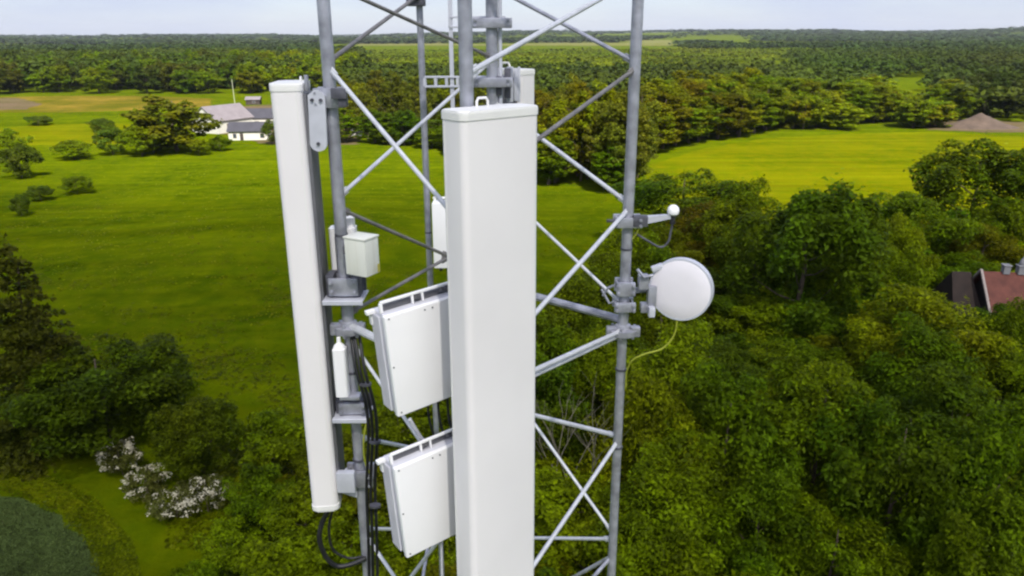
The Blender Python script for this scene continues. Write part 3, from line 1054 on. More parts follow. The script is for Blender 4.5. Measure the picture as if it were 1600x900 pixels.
# ---- bare dead trees
def dead_tree(px, py_base, hpx, seed, lab):
    p = gnd(px, py_base)
    s = mpp(p)
    rr = random.Random(seed)
    root = thing('dead_tree', lab, 'dead tree', (p.x, p.y, 0), 'bare dead trees in the wood')
    mb, br = MB(), MB()
    h = hpx * s

    def grow(mbx, q, d, ln, r, depth):
        e = q + d * ln
        mbx.path([q, q.lerp(e, .5) + Vector((rr.uniform(-.1, .1), rr.uniform(-.1, .1), 0)) * ln * .5, e], r, 6, r * 0.5)
        if depth:
            for _ in range(3 if depth > 1 else 2):
                nd = (d + Vector((rr.uniform(-.7, .7), rr.uniform(-.7, .7), rr.uniform(-.1, .5)))).normalized()
                grow(br, q.lerp(e, rr.uniform(.5, 1)), nd, ln * rr.uniform(.45, .7), r * 0.5, depth - 1)
    for _ in range(3):
        grow(mb, Vector((p.x + rr.uniform(-.4, .4), p.y + rr.uniform(-.4, .4), -0.1)), Vector((rr.uniform(-.25, .25), rr.uniform(-.2, .2), 1)).normalized(), h * 0.5, 0.07, 3)
    mb.build('trunk', M['deadwood'], root)
    br.build('branches', M['deadwood'], root)


dead_tree(905, 880, 330, 1, 'bare grey dead tree behind the cross braces right of the middle panel')
dead_tree(1440, 880, 250, 3, 'bare grey dead tree in the dark hollow at the lower right')

# ---- herbs and grass tussocks over the meadow, plants of the crop field
def low_plants(name, n, pxr, pyr, keep, size, hgt, col, label, cat, flat, seed, aspect=0.6, pw=0.8):
    rng = np.random.default_rng(seed)
    pts = []
    while len(pts) < n:
        px, py = rng.uniform(*pxr), pyr[0] + (pyr[1] - pyr[0]) * rng.random() ** pw
        if not keep(px, py, rng): continue
        g = gnd(px, py)
        pts.append((g.x, g.y, terr(g.x, g.y) + hgt * rng.uniform(0.3, 1.0)))
    c = np.array(pts)
    nr = np.zeros((n, 3)); nr[:, 2] = flat
    v, f = leaf_quads(c, nr, size, rng, aspect)
    o = bpy.data.objects.new(name, np_mesh(name, v, f, M['leaf']))
    COL.objects.link(o)
    o.color = col + (1,)
    return tag(o, label, cat, kind='stuff')


def keep_meadow(px, py, rng):
    if px < 260 and py > 722 + (rng.normal(0, 5)): return False
    g = gnd(px, py)
    k = mnoise.noise(Vector((g.x * .10 + g.y * .05, g.y * .16, 3))) + 0.5 * mnoise.noise(Vector((g.x * .5, g.y * .5, 8)))
    return k > rng.uniform(-0.2, 0.6)


low_plants('meadow_herbs', 20000, (-40, 1010), (232, 860), keep_meadow, 0.36, 0.13, (0.082, 0.098, 0.0008), 'tussocky grass and herbs over the green meadow', 'grass', 1.5, 3)
CROPP = [(-200, 772), (0, 778), (50, 787), (95, 809), (128, 842), (149, 880), (157, 930), (150, 990), (-300, 990)]
low_plants('crop_plants', 14000, (-120, 165), (770, 960), lambda px, py, rng: in_poly(px + rng.normal(0, 8), py + rng.normal(0, 6), CROPP), 0.17, 0.08, (0.056, 0.080, 0.022),
           'blue green young crop in the field corner', 'crop', 1.1, 4, 0.45)
low_plants('track_grass', 5000, (-60, 235), (725, 960), lambda px, py, rng: not in_poly(px + rng.normal(0, 10), py + rng.normal(0, 8), CROPP) and in_poly(px, py, [(-200, 720), (0, 728), (80, 742), (150, 780), (210, 850), (240, 990), (150, 990), (140, 860), (95, 800), (0, 768)]),
           0.20, 0.08, (0.082, 0.108, 0.0008), 'light green trodden grass along the curved field track', 'grass', 1.5, 5)

# ------------------------------------------------------------------ farm on the left, house on the right, heap, pole
def gable_block(root, c, ang, L, D, eave, ridge, wallm, roofm, wins=(), hip=0.0, over=0.4):
    """a block with its long side L along local x, depth D, gabled or hipped roof; openings on the -y side"""
    m = Matrix.Translation(c) @ Matrix.Rotation(ang, 4, 'Z')
    mb = MB()
    pts = [(-L / 2, -D / 2, 0), (L / 2, -D / 2, 0), (L / 2, D / 2, 0), (-L / 2, D / 2, 0)]
    a = [mb.bm.verts.new(m @ Vector(p)) for p in pts]
    b = [mb.bm.verts.new(m @ Vector((p[0], p[1], eave))) for p in pts]
    for k in range(4):
        mb.bm.faces.new((a[k], a[(k + 1) % 4], b[(k + 1) % 4], b[k]))
    if not hip:
        for s, (i, j) in ((-1, (0, 3)), (1, (1, 2))):
            t = mb.bm.verts.new(m @ Vector((s * L / 2, 0, ridge - 0.05)))
            mb.bm.faces.new((b[i], b[j], t))
    mb.build('wall', wallm, root, smooth=False)
    rf = MB()
    l2, d2 = L / 2 + over, D / 2 + over
    ez = eave - over * (ridge - eave) / (D / 2) + 0.06
    th = 0.18
    rr = [(-l2 + hip, 0, ridge + .08), (l2 - hip, 0, ridge + .08)]
    ee = [(-l2, -d2, ez), (l2, -d2, ez), (l2, d2, ez), (-l2, d2, ez)]
    top = [rf.bm.verts.new(m @ Vector(p)) for p in ee + rr]
    bot = [rf.bm.verts.new(m @ (Vector(p) - Vector((0, 0, th)))) for p in ee + rr]
    for vs4, flip in ((top, False), (bot, True)):
        for idx in ((0, 1, 5, 4), (2, 3, 4, 5)) + (((1, 2, 5), (3, 0, 4)) if hip else ()):
            rf.bm.faces.new([vs4[k] for k in idx])
    edges = ((0, 1), (2, 3)) + (((1, 2), (3, 0)) if hip else ((1, 5), (5, 2), (3, 4), (4, 0)))
    for i, j in edges:
        rf.bm.faces.new((top[i], top[j], bot[j], bot[i]))
    roof = rf.build('roof', roofm, root, smooth=False)
    for (wx, wz, ww, wh, nm) in wins:
        w = MB()
        rot = Matrix.Rotation(ang, 3, 'Z')
        w.box(m @ Vector((wx, -D / 2 - 0.02, wz)), (ww, 0.08, wh), rot)
        fr = w.build(nm, M['trim'] if nm == 'window' else M['timber_dark'], root, smooth=False)
        if nm == 'window':
            g = MB()
            g.box(m @ Vector((wx, -D / 2 - 0.05, wz)), (ww - 0.2, 0.06, wh - 0.2), rot)
            g.build('pane', M['glass'], fr, smooth=False)
    return roof, m


p0 = gnd(370, 222)
farm = thing('farmhouse', 'white walled farmhouse with grey and dark roofs beside the olive tree', 'farmhouse', (p0.x, p0.y, 0))
s = mpp(p0)
c1 = gnd(392, 217); c1.z = 0
gable_block(farm, c1, R(4), 60 * s, 6.0, 2.9, 5.0, M['wall_white'], M['roof_dark'],
            [(-3.8, 1.3, 1.1, 1.4, 'window'), (-1.8, 1.05, 1.0, 2.1, 'door'), (4.2, 1.3, 1.3, 1.4, 'window')])
c2 = gnd(350, 204); c2.z = 0
gable_block(farm, c2, R(62), 15.0, 11.5, 4.2, 8.2, M['wall_white'], M['roof_grey'], [(-3, 2.2, 1.4, 1.4, 'window'), (2, 2.2, 1.4, 1.4, 'window')])
c3 = gnd(425, 196); c3.z = 0
gable_block(farm, c3, R(4), 24.0, 8.0, 3.2, 5.8, M['wall_white'], M['roof_dark'], [(-4, 1.4, 1.6, 1.2, 'window')])
c4 = gnd(397, 163); c4.z = 0
shed = thing('shed', 'small pale roofed shed beyond the farmhouse', 'shed', (c4.x, c4.y, 0))
gable_block(shed, c4, R(6), 6.0, 4.5, 2.4, 3.4, M['timber_dark'], M['roof_grey'], [(0.5, 1.2, 1.4, 1.0, 'window')])
for (px, py, lab) in [(558, 178, 'white caravan upper one seen left of the cross brace'), (557, 210, 'white van like box low one seen left of the cross brace')]:
    pass
q = gnd(372, 200)
pole = thing('flag_pole', 'pale slanting pole rising behind the farmhouse roof', 'pole', (q.x, q.y, 0))
top = at(362, 124, q.y)
mb = MB(); mb.tube((q.x, q.y, 0), top, 0.16, 10, 0.09); mb.build('shaft', M['pole_paint'], pole)
mb = MB(); mb.lathe([(0, .12), (.1, .08), (.12, 0), (0, -.08)], Matrix.Translation(top), 12); mb.build('finial', M['pole_paint'], pole)

# small white cottages seen past the left mast leg
for (px, py, wpx, hpx, lab) in [(557, 212, 16, 8, 'small white hut low behind the left mast leg'), (556, 176, 12, 7, 'tiny white hut higher up behind the left mast leg')]:
    c = gnd(px, py); c.z = 0
    s2 = mpp(c)
    hut = thing('hut', lab, 'hut', (c.x, c.y, 0), 'white huts behind the mast leg')
    gable_block(hut, c, R(8), wpx * s2, wpx * s2 * 0.7, hpx * s2 * 0.8, hpx * s2 * 1.3, M['wall_white'], M['roof_grey'], [(0.3, 1.0, 0.8, 0.8, 'window')], over=0.2)

# house with red roof
hr = gnd(1542, 425, 7.0)
house = thing('house', 'red tiled house with pale chimneys half hidden among the right hand trees', 'house', (hr.x + 6, hr.y, 0))
ang = R(-9)
ex = Vector((math.cos(ang), math.sin(ang), 0)); ey = Vector((-math.sin(ang), math.cos(ang), 0))
cm = Vector((hr.x, hr.y, 0)) + ex * 8.0
roof, mh = gable_block(house, cm, ang, 16.0, 8.4, 3.0, 7.0, M['timber_dark'], M['roof_red'], [(-3, 1.5, 1.6, 1.3, 'window'), (3, 1.5, 1.6, 1.3, 'window')], over=0.5)
mb = MB()
sl = (7.08 - 3.0) / 4.2
for sgn in (-1, 1):
    a = mh @ Vector((-8.55, 0, 7.20)); b = mh @ Vector((-8.55, sgn * 4.7, 7.20 - 4.7 * 0.955))
    mb.box((a + b) / 2, (0.22, (b - a).length, 0.22), Matrix.Rotation(ang, 3, 'Z') @ Matrix.Rotation(math.atan2(b.z - a.z, sgn * 4.7) if sgn > 0 else -math.atan2(a.z - b.z, 4.7) * -1, 3, 'X'))
mb.build('bargeboard', M['trim'], house, smooth=False)
cw = mh @ Vector((-9.85, 1.2, 0)); cw.z = 0
gable_block(house, cw, ang, 2.2, 7.0, 2.8, 6.5, M['timber_dark'], M['roof_shaded'], [], hip=0.6)
for (lx, w_, h_) in [(-6.3, 0.62, 0.45), (-4.9, 0.70, 0.45)]:
    mb = MB(); mb.box(mh @ Vector((lx, 0, 7.35)), (w_, 0.7, h_ + .4), Matrix.Rotation(ang, 3, 'Z'), 0.03)
    ch = mb.build('chimney', M['chimney'], house, smooth=False)
    mb = MB(); mb.box(mh @ Vector((lx, 0, 7.80)), (w_ + .14, .84, 0.12), Matrix.Rotation(ang, 3, 'Z'), 0.02)
    mb.build('chimney_cap', M['chimney'], ch, smooth=False)
mb = MB()
mb.lathe([(0.34, 0), (0.36, .12), (0.24, .5), (0.08, .75), (0.03, .9), (0.02, 1.6)], Matrix.Translation(mh @ Vector((-4.8, 0.1, 7.86))), 14)
mb.build('roof_vent', M['chimney'], house)

# gravel heap
gc = gnd(1530, 199); gc.z = 0
mb = MB()
s = mpp(gc)
nu, nv = 40, 20
rx_, ry_, hh = 62 * s, 34 * s, 22 * s
rows = []
for j in range(nv + 1):
    rr_ = j / nv
    row = []
    for i in range(nu):
        a = 2 * math.pi * i / nu
        x, y = math.cos(a) * rr_ * rx_, math.sin(a) * rr_ * ry_
        z = hh * (max(0, 1 - rr_) ** 1.25) * (1 + 0.25 * mnoise.noise(Vector((x * .3, y * .3, 2)))) + 0.25 * mnoise.noise(Vector((x * .9, y * .9, 5))) * (1 - rr_)
        row.append(mb.bm.verts.new((gc.x + x, gc.y + y, z - 0.05 * (j == nv))))
    rows.append(row)
for a, b in zip(rows[:-1], rows[1:]):
    for i in range(nu):
        mb.bm.faces.new((a[i], a[(i + 1) % nu], b[(i + 1) % nu], b[i]))
bmesh.ops.remove_doubles(mb.bm, verts=mb.bm.verts[:], dist=1e-4)
tag(mb.build('gravel_heap', M['gravel']), 'grey brown heap of gravel beyond the right end of the hay field', 'gravel heap')

# ------------------------------------------------------------------ the lattice mast
YL, YR, YB, YN, YP = 4.5, 5.1, 6.2, 3.75, 5.9
foot = Vector(((at(505, 0, YL).x + at(997, 0, YR).x + at(655, 0, YB).x) / 3, (YL + YR + YB) / 3, 0))
mast = thing('lattice_mast', 'grey galvanised steel lattice mast carrying the antennas', 'mast', foot)
ZTOP = 33.0


def vert(px, py, Y):
    p = at(px, py, Y)
    return p.x, p.y


LX, RX, BX = vert(505, 0, YL), vert(997, 0, YR), vert(655, 0, YB)
NX, PX = vert(726, 0, YN), vert(768, 0, YP)


def on_leg(leg, py):
    """point of a leg seen at image row py (row taken along the leg's own line)"""
    x, y = leg
    # solve z for the row
    lo, hi = 20.0, 36.0
    for _ in range(50):
        z = (lo + hi) / 2
        q = ROT.transposed() @ (Vector((x, y, z)) - CAM)
        r = 450 + FPX * q.y / q.z
        if r > py: lo = z
        else: hi = z
    return Vector((x, y, z))


for leg, rr, ysplice in ((LX, 0.037, 512), (RX, 0.037, 516), (BX, 0.026, 470)):
    zs = on_leg(leg, ysplice).z
    mb = MB()
    mb.tube((leg[0], leg[1], zs), (leg[0], leg[1], ZTOP), rr, 20)
    mb.tube((leg[0], leg[1], 0), (leg[0], leg[1], zs - 0.001), rr * 0.90, 20)
    lo_ = mb.build('leg', M['galv'], mast)
    for dz in (0.30, 0.95, -0.62):
        mb = MB()
        mb.tube((leg[0], leg[1], zs - dz), (leg[0], leg[1], zs - dz - 0.015), rr * 1.08, 20)
        mb.build('sleeve_band', M['galv_dark'], lo_)


def brace(a, b, r=0.0155, mat='galv_bright', nm='brace', tabs=True):
    a, b = Vector(a), Vector(b)
    mb = MB()
    d = (b - a).normalized()
    r *= 0.86
    mb.tube(a + d * 0.02, b - d * 0.02, r, 10)
    if tabs:
        # flattened, bolted ends
        for e, sg in ((a, 1), (b, -1)):
            rot = d.to_track_quat('X', 'Z').to_matrix()
            mb.box(e + d * sg * 0.045, (0.085, 0.012, 0.046), rot, 0.003, 1)
            for bx in (.028, .062):
                q = e + d * sg * bx
                nn = rot @ Vector((0, 1, 0))
                mb.tube(q - nn * .014, q + nn * .014, .008, 6)
    return mb.build(nm, M[mat], mast)


P_ = lambda px, py, Y: at(px, py, Y)
L_at = lambda py: on_leg(LX, py)
R_at = lambda py: on_leg(RX, py)
B_at = lambda py: on_leg(BX, py)
N_at = lambda py: on_leg(NX, py)
PP_at = lambda py: on_leg(PX, py)

brace(L_at(97), B_at(-8), mat='galv_dull')
brace(L_at(-30), PP_at(90), 0.014, 'galv_dull')
brace(L_at(105), N_at(366), 0.0155)
brace(L_at(308), PP_at(94), 0.0155)
brace(N_at(116), R_at(-36), 0.0165)
brace(R_at(97), B_at(-84), 0.0165, 'galv')
brace(R_at(108), N_at(296), 0.0155, 'galv_dull')
brace(R_at(318), PP_at(160), 0.0175)
brace(R_at(327), N_at(598), 0.0175)
brace(R_at(478), PP_at(285), 0.0145)
brace(R_at(500), PP_at(446), 0.034, 'galv', nm='ring_beam')
brace(R_at(516), N_at(622), 0.019, nm='ring_beam')
brace(R_at(516) - Vector((0, -.03, .045)), N_at(622) - Vector((0, -.03, .05)), 0.016, nm='ring_beam')
brace(R_at(681), PP_at(634), 0.021)
brace(R_at(690), N_at(1010), 0.0175)
brace(R_at(834), PP_at(578), 0.0155)
brace(R_at(842), PP_at(840), 0.017)
# left side
v_tip = P_(702, 401, 5.35)
brace(L_at(326), v_tip, 0.014, 'galv_dull')
brace(v_tip, L_at(491), 0.014, 'galv_dull')
brace(L_at(508), N_at(600), 0.030, nm='ring_beam')
brace(L_at(528), P_(668, 706, 4.15), 0.0135)
brace(L_at(683), P_(705, 712, 5.2), 0.017)
brace(L_at(833), P_(690, 1010, 4.1), 0.0155)
brace(P_(560, 1010, 4.45), P_(700, 825, 4.2), 0.0155)
brace(L_at(826), P_(640, 827, 4.9), 0.015)

# bracing of the mast below the photograph, one part per face
for a, b in ((LX, RX), (RX, BX), (BX, LX)):
    mb = MB()
    z = 26.0
    while z > 1.0:
        z2 = max(0.2, z - 2.0)
        for (pz, qz) in ((z, z2), (z2, z)):
            mb.tube((a[0], a[1], pz), (b[0], b[1], qz), 0.0155, 8)
        z = z2
    mb.build('lattice_face', M['galv'], mast)


# collars where the ring beams meet the legs
def collar(leg, py, r, nm='collar'):
    p = on_leg(leg, py)
    mb = MB()
    mt = Matrix.Translation(p)
    mb.lathe([(0.045, -.035), (r, -.03), (r * 1.02, -.01), (r, .012), (0.06, .02), (0.055, .045), (0.045, .05)], mt @ Matrix.Diagonal((1.0, 0.75, 1, 1)), 28)
    for k in range(6):
        a = k * math.pi / 3 + .3
        mb.tube(p + Vector((math.cos(a) * r * .8, math.sin(a) * r * .58, -.05)), p + Vector((math.cos(a) * r * .8, math.sin(a) * r * .58, .035)), .011, 8)
    for sx in (-1, 1):
        mb.box(p + Vector((sx * r * .75, -.02, .0)), (.07, .05, .075), None, .008)
    return mb.build(nm, M['galv'], mast)


collar(LX, 512, 0.10)
collar(RX, 516, 0.115)


def u_clamp(root, p, r, w=0.14, h=0.08, nm='clamp'):
    """pipe clamp: two jaws and two bolts round a vertical pipe at p"""
    mb = MB()
    for sy in (-1, 1):
        mb.box(p + Vector((0, sy * (r + .022), 0)), (w, .03, h), None, .006)
        mb.box(p + Vector((0, sy * (r + .005), 0)), (r * 1.4, .024, h * .8), None, .004)
    for sx in (-1, 1):
        for sz in (-.28, .28):
            mb.tube(p + Vector((sx * w * .4, -r - .06, sz * h)), p + Vector((sx * w * .4, r + .06, sz * h)), .007, 8)
            mb.tube(p + Vector((sx * w * .4, -r - .05, sz * h)), p + Vector((sx * w * .4, -r - .036, sz * h)), .013, 6)
    return mb.build(nm, M['galv'], root)


# mount pipes of the other two sectors
mp1 = thing('mount_pipe', 'vertical grey steel pipe rising behind the big middle panel antenna', 'pipe', (NX[0], NX[1], 26.4), 'mount pipes')
mb = MB(); mb.tube((NX[0], NX[1], 26.4), (NX[0], NX[1], 31.2), 0.034, 20); mb.build('tube', M['galv'], mp1)
mb = MB(); mb.lathe([(.035, 0), (.037, .02), (.03, .03), (0, .034)], Matrix.Translation((NX[0], NX[1], 31.2)), 18); mb.build('pipe_cap', M['galv_dark'], mp1)
mp2 = thing('mount_pipe', 'thicker grey steel pipe beside thin conduit behind the middle pipe', 'pipe', (PX[0], PX[1], 25.0), 'mount pipes')
mb = MB(); mb.tube((PX[0], PX[1], 25.0), (PX[0], PX[1], 31.4), 0.044, 20); mb.build('tube', M['galv'], mp2)
c_ = vert(781, 0, YP)
mb = MB(); mb.tube((c_[0], c_[1], 27.0), (c_[0], c_[1], 31.4), 0.015, 12); mb.build('conduit', M['plate'], mp2)
for py_ in (36, 128):
    u_clamp(mp2, PP_at(py_), 0.044, .30, .07)

# cable ladder inside the mast
lad = thing('cable_ladder', 'thin perforated cable ladder inside the mast behind the middle pipe', 'cable ladder', (BX[0], BX[1] - .2, 26))
rl = vert(703, 0, 6.0)
mb = MB(); mb.box((rl[0], rl[1], 30.0), (.03, .03, 3.2)); mb.build('rail', M['plate'], lad)
for (pxa, pxb, py_, Yd) in ((664, 800, 129, 6.0), (703, 790, 36, 6.0)):
    a, b = at(pxa, py_, Yd), at(pxb, py_ - 3, Yd)
    mb = MB()
    mid = (a + b) / 2
    ln = b.x - a.x
    mb.box(mid + Vector((0, 0, .035)), (ln, .05, .014), None, .003)
    mb.box(mid + Vector((0, 0, -.035)), (ln, .05, .014), None, .003)
    k = int(ln / .075)
    for i in range(k + 1):
        mb.box((a.x + ln * i / k, mid.y, mid.z), (.022, .045, .06))
    mb.build('rung', M['plate'], lad)
mb = MB()
tb = at(650, 2, 6.15)
mb.box(tb, (.14, .10, .07), None, .01); mb.box(tb + Vector((.0, -.05, .05)), (.07, .06, .08), None, .01)
mb.build('bracket', M['galv_dark'], lad)


# ------------------------------------------------------------------ panel antennas
def rrect(w, d, r, bow=0.0, n=6):
    """rounded rectangle, counter-clockwise, front at -y; the front may bow outwards"""
    out = []
    for cx, cy, a0 in ((w / 2 - r, d / 2 - r, 0), (-w / 2 + r, d / 2 - r, 90), (-w / 2 + r, -d / 2 + r, 180), (w / 2 - r, -d / 2 + r, 270)):
        for k in range(n + 1):
            a = R(a0 + 90 * k / n)
            x, y = cx + r * math.cos(a), cy + r * math.sin(a)
            out.append((x, y))
    return out


def panel(label, corner, az, W=0.40, D=0.19, H=2.80, which='front_left', handle=1.0, group='panel antennas on the mast'):
    """corner: world point of one upper corner; az: heading the front looks to (deg from -y towards +x)"""
    a = R(az)
    ex = Vector((math.cos(a), math.sin(a), 0)); ey = Vector((-math.sin(a), math.cos(a), 0))   # ey points to the back
    off = {'front_left': ex * (W / 2) + ey * (D / 2), 'back_left': ex * (W / 2) - ey * (D / 2), 'front_right': -ex * (W / 2) + ey * (D / 2),
           'back_right': -ex * (W / 2) - ey * (D / 2)}[which]
    c = Vector(corner) + off
    base = Vector((c.x, c.y, c.z - H))
    root = thing('panel_antenna', label, 'panel antenna', base, group)
    m = Matrix.Translation(base) @ Matrix.Rotation(a, 4, 'Z')
    mb = MB(); mb.prism(rrect(W - .008, D - .008, 0.036), 0.03, H - 0.03, m); mb.build('radome', M['radome'], root)
    for z0, z1, sg in ((H - 0.042, H, 1), (0, 0.042, -1)):
        mb = MB()
        mb.prism(rrect(W, D, 0.038), z0, z1, m)
        es = [e for e in mb.bm.edges if all(abs((m.inverted() @ v.co).z - (z1 if sg > 0 else z0)) < 1e-5 for v in e.verts)]
        bmesh.ops.bevel(mb.bm, geom=es, offset=0.014, segments=3, profile=0.6, affect='EDGES')
        mb.build('end_cap', M['radome_cap'], root)
    mb = MB(); mb.box(m @ Vector((0, D / 2 + .004, H / 2)), (W * .8, .022, H - .12), Matrix.Rotation(a, 3, 'Z'), .004); mb.build('back_plate', M['back'], root)
    # the seam where the back tray meets the cover
    mb = MB()
    for sx in (-1, 1):
        mb.box(m @ Vector((sx * (W / 2 - .004), D * .30, H / 2)), (.0035, .006, H - .1), Matrix.Rotation(a, 3, 'Z'))
    mb.build('seam', M['radome_cap'], root)
    # lifting eye on the top
    mb = MB()
    hx, hw, hz = W * 0.0, .042 * handle, handle
    pts = [m @ Vector((hx - hw, D * .34, H - .01)), m @ Vector((hx - hw, D * .34, H + .03 * hz)), m @ Vector((hx - hw * .7, D * .34, H + .048 * hz)),
           m @ Vector((hx + hw * .7, D * .34, H + .048 * hz)), m @ Vector((hx + hw, D * .34, H + .03 * hz)), m @ Vector((hx + hw, D * .34, H - .01))]
    mb.path(pts, .008 * max(.6, handle), 8); mb.build('lifting_handle', M['radome_cap'], root)
    for i in range(6):
        mb = MB()
        q = Vector((-W * .32 + W * .64 * i / 5, 0.0, 0))
        mb.tube(m @ (q + Vector((0, 0, .01))), m @ (q + Vector((0, 0, -.045))), .016, 10)
        mb.build('connector', M['dark_hole'], root)
    return root, m, a


Wd, Dp = 0.40, 0.19
pc, mc, ac = panel('largest white panel antenna in the middle, front turned to the right', at(723, 175, 3.40), 41.5, W=0.478, D=0.185, handle=0.8)
pl, ml, al = panel('tall white panel antenna at the left, seen from its narrow side', at(418, 131, 4.36), -84, which='front_right', D=0.185, W=0.36, handle=0.55)
pb, mbk, ab = panel('half hidden white panel antenna at the back, rising just behind the middle panel', at(813, 109, 6.15), 140, which='back_left', W=0.36, D=0.21)


def mount_bracket(root, m, a, z, pipe, D, hgt=0.10):
    """hinged steel bracket from the back of a panel to its pipe"""
    s_ = m @ Vector((0, D / 2 + .015, z))
    e_ = Vector((pipe[0], pipe[1], s_.z))
    d = e_ - s_
    rot = d.to_track_quat('X', 'Z').to_matrix()
    mb = MB()
    for sy in (-1, 1):
        mb.box((s_ + e_) / 2 + rot @ Vector((0, sy * .05, 0)), (d.length, .010, hgt), rot, .002, 1)
    mb.box(s_ + rot @ Vector((.01, 0, 0)), (.02, .15, hgt * 1.2), rot, .002, 1)
    return mb.build('mounting_bracket', M['plate'], root)


for z in (0.35, 2.45):
    mount_bracket(pc, mc, ac, z, NX, 0.185)
    u_clamp(pc, Vector((NX[0], NX[1], (mc @ Vector((0, 0, z))).z)), 0.034)
    mount_bracket(pb, mbk, ab, z, PX, 0.20)
mount_bracket(pl, ml, al, 0.12, LX, 0.185, 0.13)
# clutter of the back sector seen over the top of the middle panel
mb = MB()
for i, (px_, w_, h_) in enumerate([(797, .05, .26), (806, .03, .24), (811, .02, .26)]):
    q = at(px_, 132, 6.0)
    mb.box(q, (w_, .06, h_), None, .006)
mb.build('hinge_plate', M['plate'], pb)
mb = MB()
q = at(793, 130, 5.95); mb.box(q, (.05, .08, .22), None, .006)
q = at(778, 134, 5.9); mb.box(q, (.06, .07, .14), None, .006)
mb.build('hinge_block', M['galv_dark'], pb)

# tilt arm plate of the left panel: pale plate with rounded lower end
mb = MB()
pts = []
t0, t1 = at(481, 140, 4.42), at(508, 140, 4.42)
w = t1.x - t0.x
hgt = 0.345
for k in range(13):
    a = math.pi + math.pi * k / 12
    pts.append((w / 2 + math.cos(a) * w / 2, -hgt + w * .45 + math.sin(a) * w * .45))
pts += [(w, -0.03), (w * .62, 0.0), (w * .38, 0.0), (0, -0.03)]
mm = Matrix.Translation(t0) @ Matrix.Rotation(R(2.2), 4, 'Y') @ Matrix.Rotation(R(90), 4, 'X')
mb.prism(pts, -.012, .012, mm)
ta = mb.build('tilt_arm', M['plate'], pl)
mb = MB()
for (u, v_) in ((.25, -.055), (.75, -.055), (.5, -hgt + .045)):
    q = mm @ Vector((w * u, v_, 0.012))
    mb.tube(q + Vector((0, -.012, 0)), q + Vector((0, .01, 0)), .010, 8)
mb.build('bolt', M['galv_dark'], ta)
mb = MB()
mb.box(at(479, 130, 4.46), (.02, .03, .09), None, .003); mb.box(at(516, 150, 4.46), (.07, .05, .05), None, .006)
mb.build('arm_hinge', M['galv'], pl)
u_clamp(pl, L_at(152), 0.037, .17, .11)
mb = MB(); mb.box(at(530, 146, 4.40), (.09, .04, .06), None, .006); mb.box(at(536, 160, 4.42), (.05, .05, .05), None, .006); mb.build('clamp_block', M['galv_dark'], pl)
# lower bracket of the left panel
mb = MB()
mb.box(at(541, 752, 4.40), (.12, .05, .15), None, .006)
mb.build('lower_bracket', M['plate'], pl)
u_clamp(pl, L_at(742), 0.034, .19, .12)


# ------------------------------------------------------------------ radio units
def radio(label, tl, az, tilt, W=0.46, H=0.59, D=0.163):
    a = R(az)
    m = Matrix.Translation(tl) @ Matrix.Rotation(a, 4, 'Z') @ Matrix.Rotation(R(-tilt), 4, 'Y')   # local: x right, y back, z up, origin at the top left front corner
    rot = m.to_3x3()
    root = thing('radio_unit', label, 'radio unit', m @ Vector((W / 2, D, -H)), 'white radio units on the mast')
    mb = MB(); mb.box(m @ Vector((W / 2, D * .55, -H / 2)), (W - .012, D * .9, H - .012), rot, .012); mb.build('casing', M['unit_side'], root)
    mb = MB(); mb.box(m @ Vector((W / 2, .016, -H / 2 - .004)), (W, .034, H - .006), rot, .011, 3); fc = mb.build('front_cover', M['unit'], root)
    mb = MB()
    for (u, v_) in ((.05, .04), (.60, .055), (.5, .055), (.03, .5), (.95, .5), (.05, .96), (.95, .96)):
        q = m @ Vector((W * u, -.001, -H * v_))
        mb.tube(q, q - rot @ Vector((0, .004, 0)), .0045, 8)
    mb.build('screw', M['back'], fc)
    # cooling fins along the left flank
    mb = MB()
    for k in range(7):
        mb.box(m @ Vector((-.004, D * (.36 + .088 * k), -H / 2)), (.010, .006, H * .93), rot)
    mb.build('cooling_fins', M['unit_side'], root)
    # handle frame on the top: rail on posts, with a dark bar behind in place of open slots
    mb = MB()
    zt = .052
    mb.box(m @ Vector((W * .5, .055, zt)), (W * .96, .018, .014), rot, .005)
    for u in (.025, .42, .55, .975):
        mb.box(m @ Vector((W * u, .055, zt / 2 - .004)), (.018 if u not in (.42, .55) else .012, .018, zt), rot, .004)
    mb.build('handle_frame', M['unit'], root)
    mb = MB()
    for u in (.46, .50, .80, .88):
        q = m @ Vector((W * u, .055, .02)); mb.tube(q, q + rot @ Vector((0, 0, .022)), .010, 8)
    mb.box(m @ Vector((W * .5, .084, .012)), (W * .88, .022, .030), rot)  # dark bar added so the gaps under the rail read as dark slots
    mb.build('latch_dark_slots', M['back'], root)
    mb = MB()
    mb.box(m @ Vector((-.018, D * .8, -.012)), (.05, .03, .022), rot, .004); mb.box(m @ Vector((-.008, D * .9, -.05)), (.016, .03, .08), rot, .004)
    mb.build('side_rail', M['unit'], root)
    for k in range(8):
        mb = MB()
        q = m @ Vector((W * (.24 + .09 * k), D * .55, -H + .004)); mb.tube(q, q - rot @ Vector((0, 0, .035)), .012, 10)
        mb.build('connector', M['dark_hole'], root)
    # arm to the pipe
    mb = MB()
    s_ = m @ Vector((W * .7, D + .0, -H * .4)); e_ = Vector((NX[0], NX[1], s_.z))
    mb.box(s_ + rot @ Vector((0, .025, 0)), (.2, .05, .25), rot, .006)
    mb.build('mounting_plate', M['galv'], root)
    return root, m


r1, m1 = radio('upper of the two white radio units left of the middle panel', at(600, 494, 3.58), 35, 4.4)
r2, m2 = radio('lower of the two white radio units left of the middle panel', at(616, 732, 3.52), 35, 4.2, H=0.60)
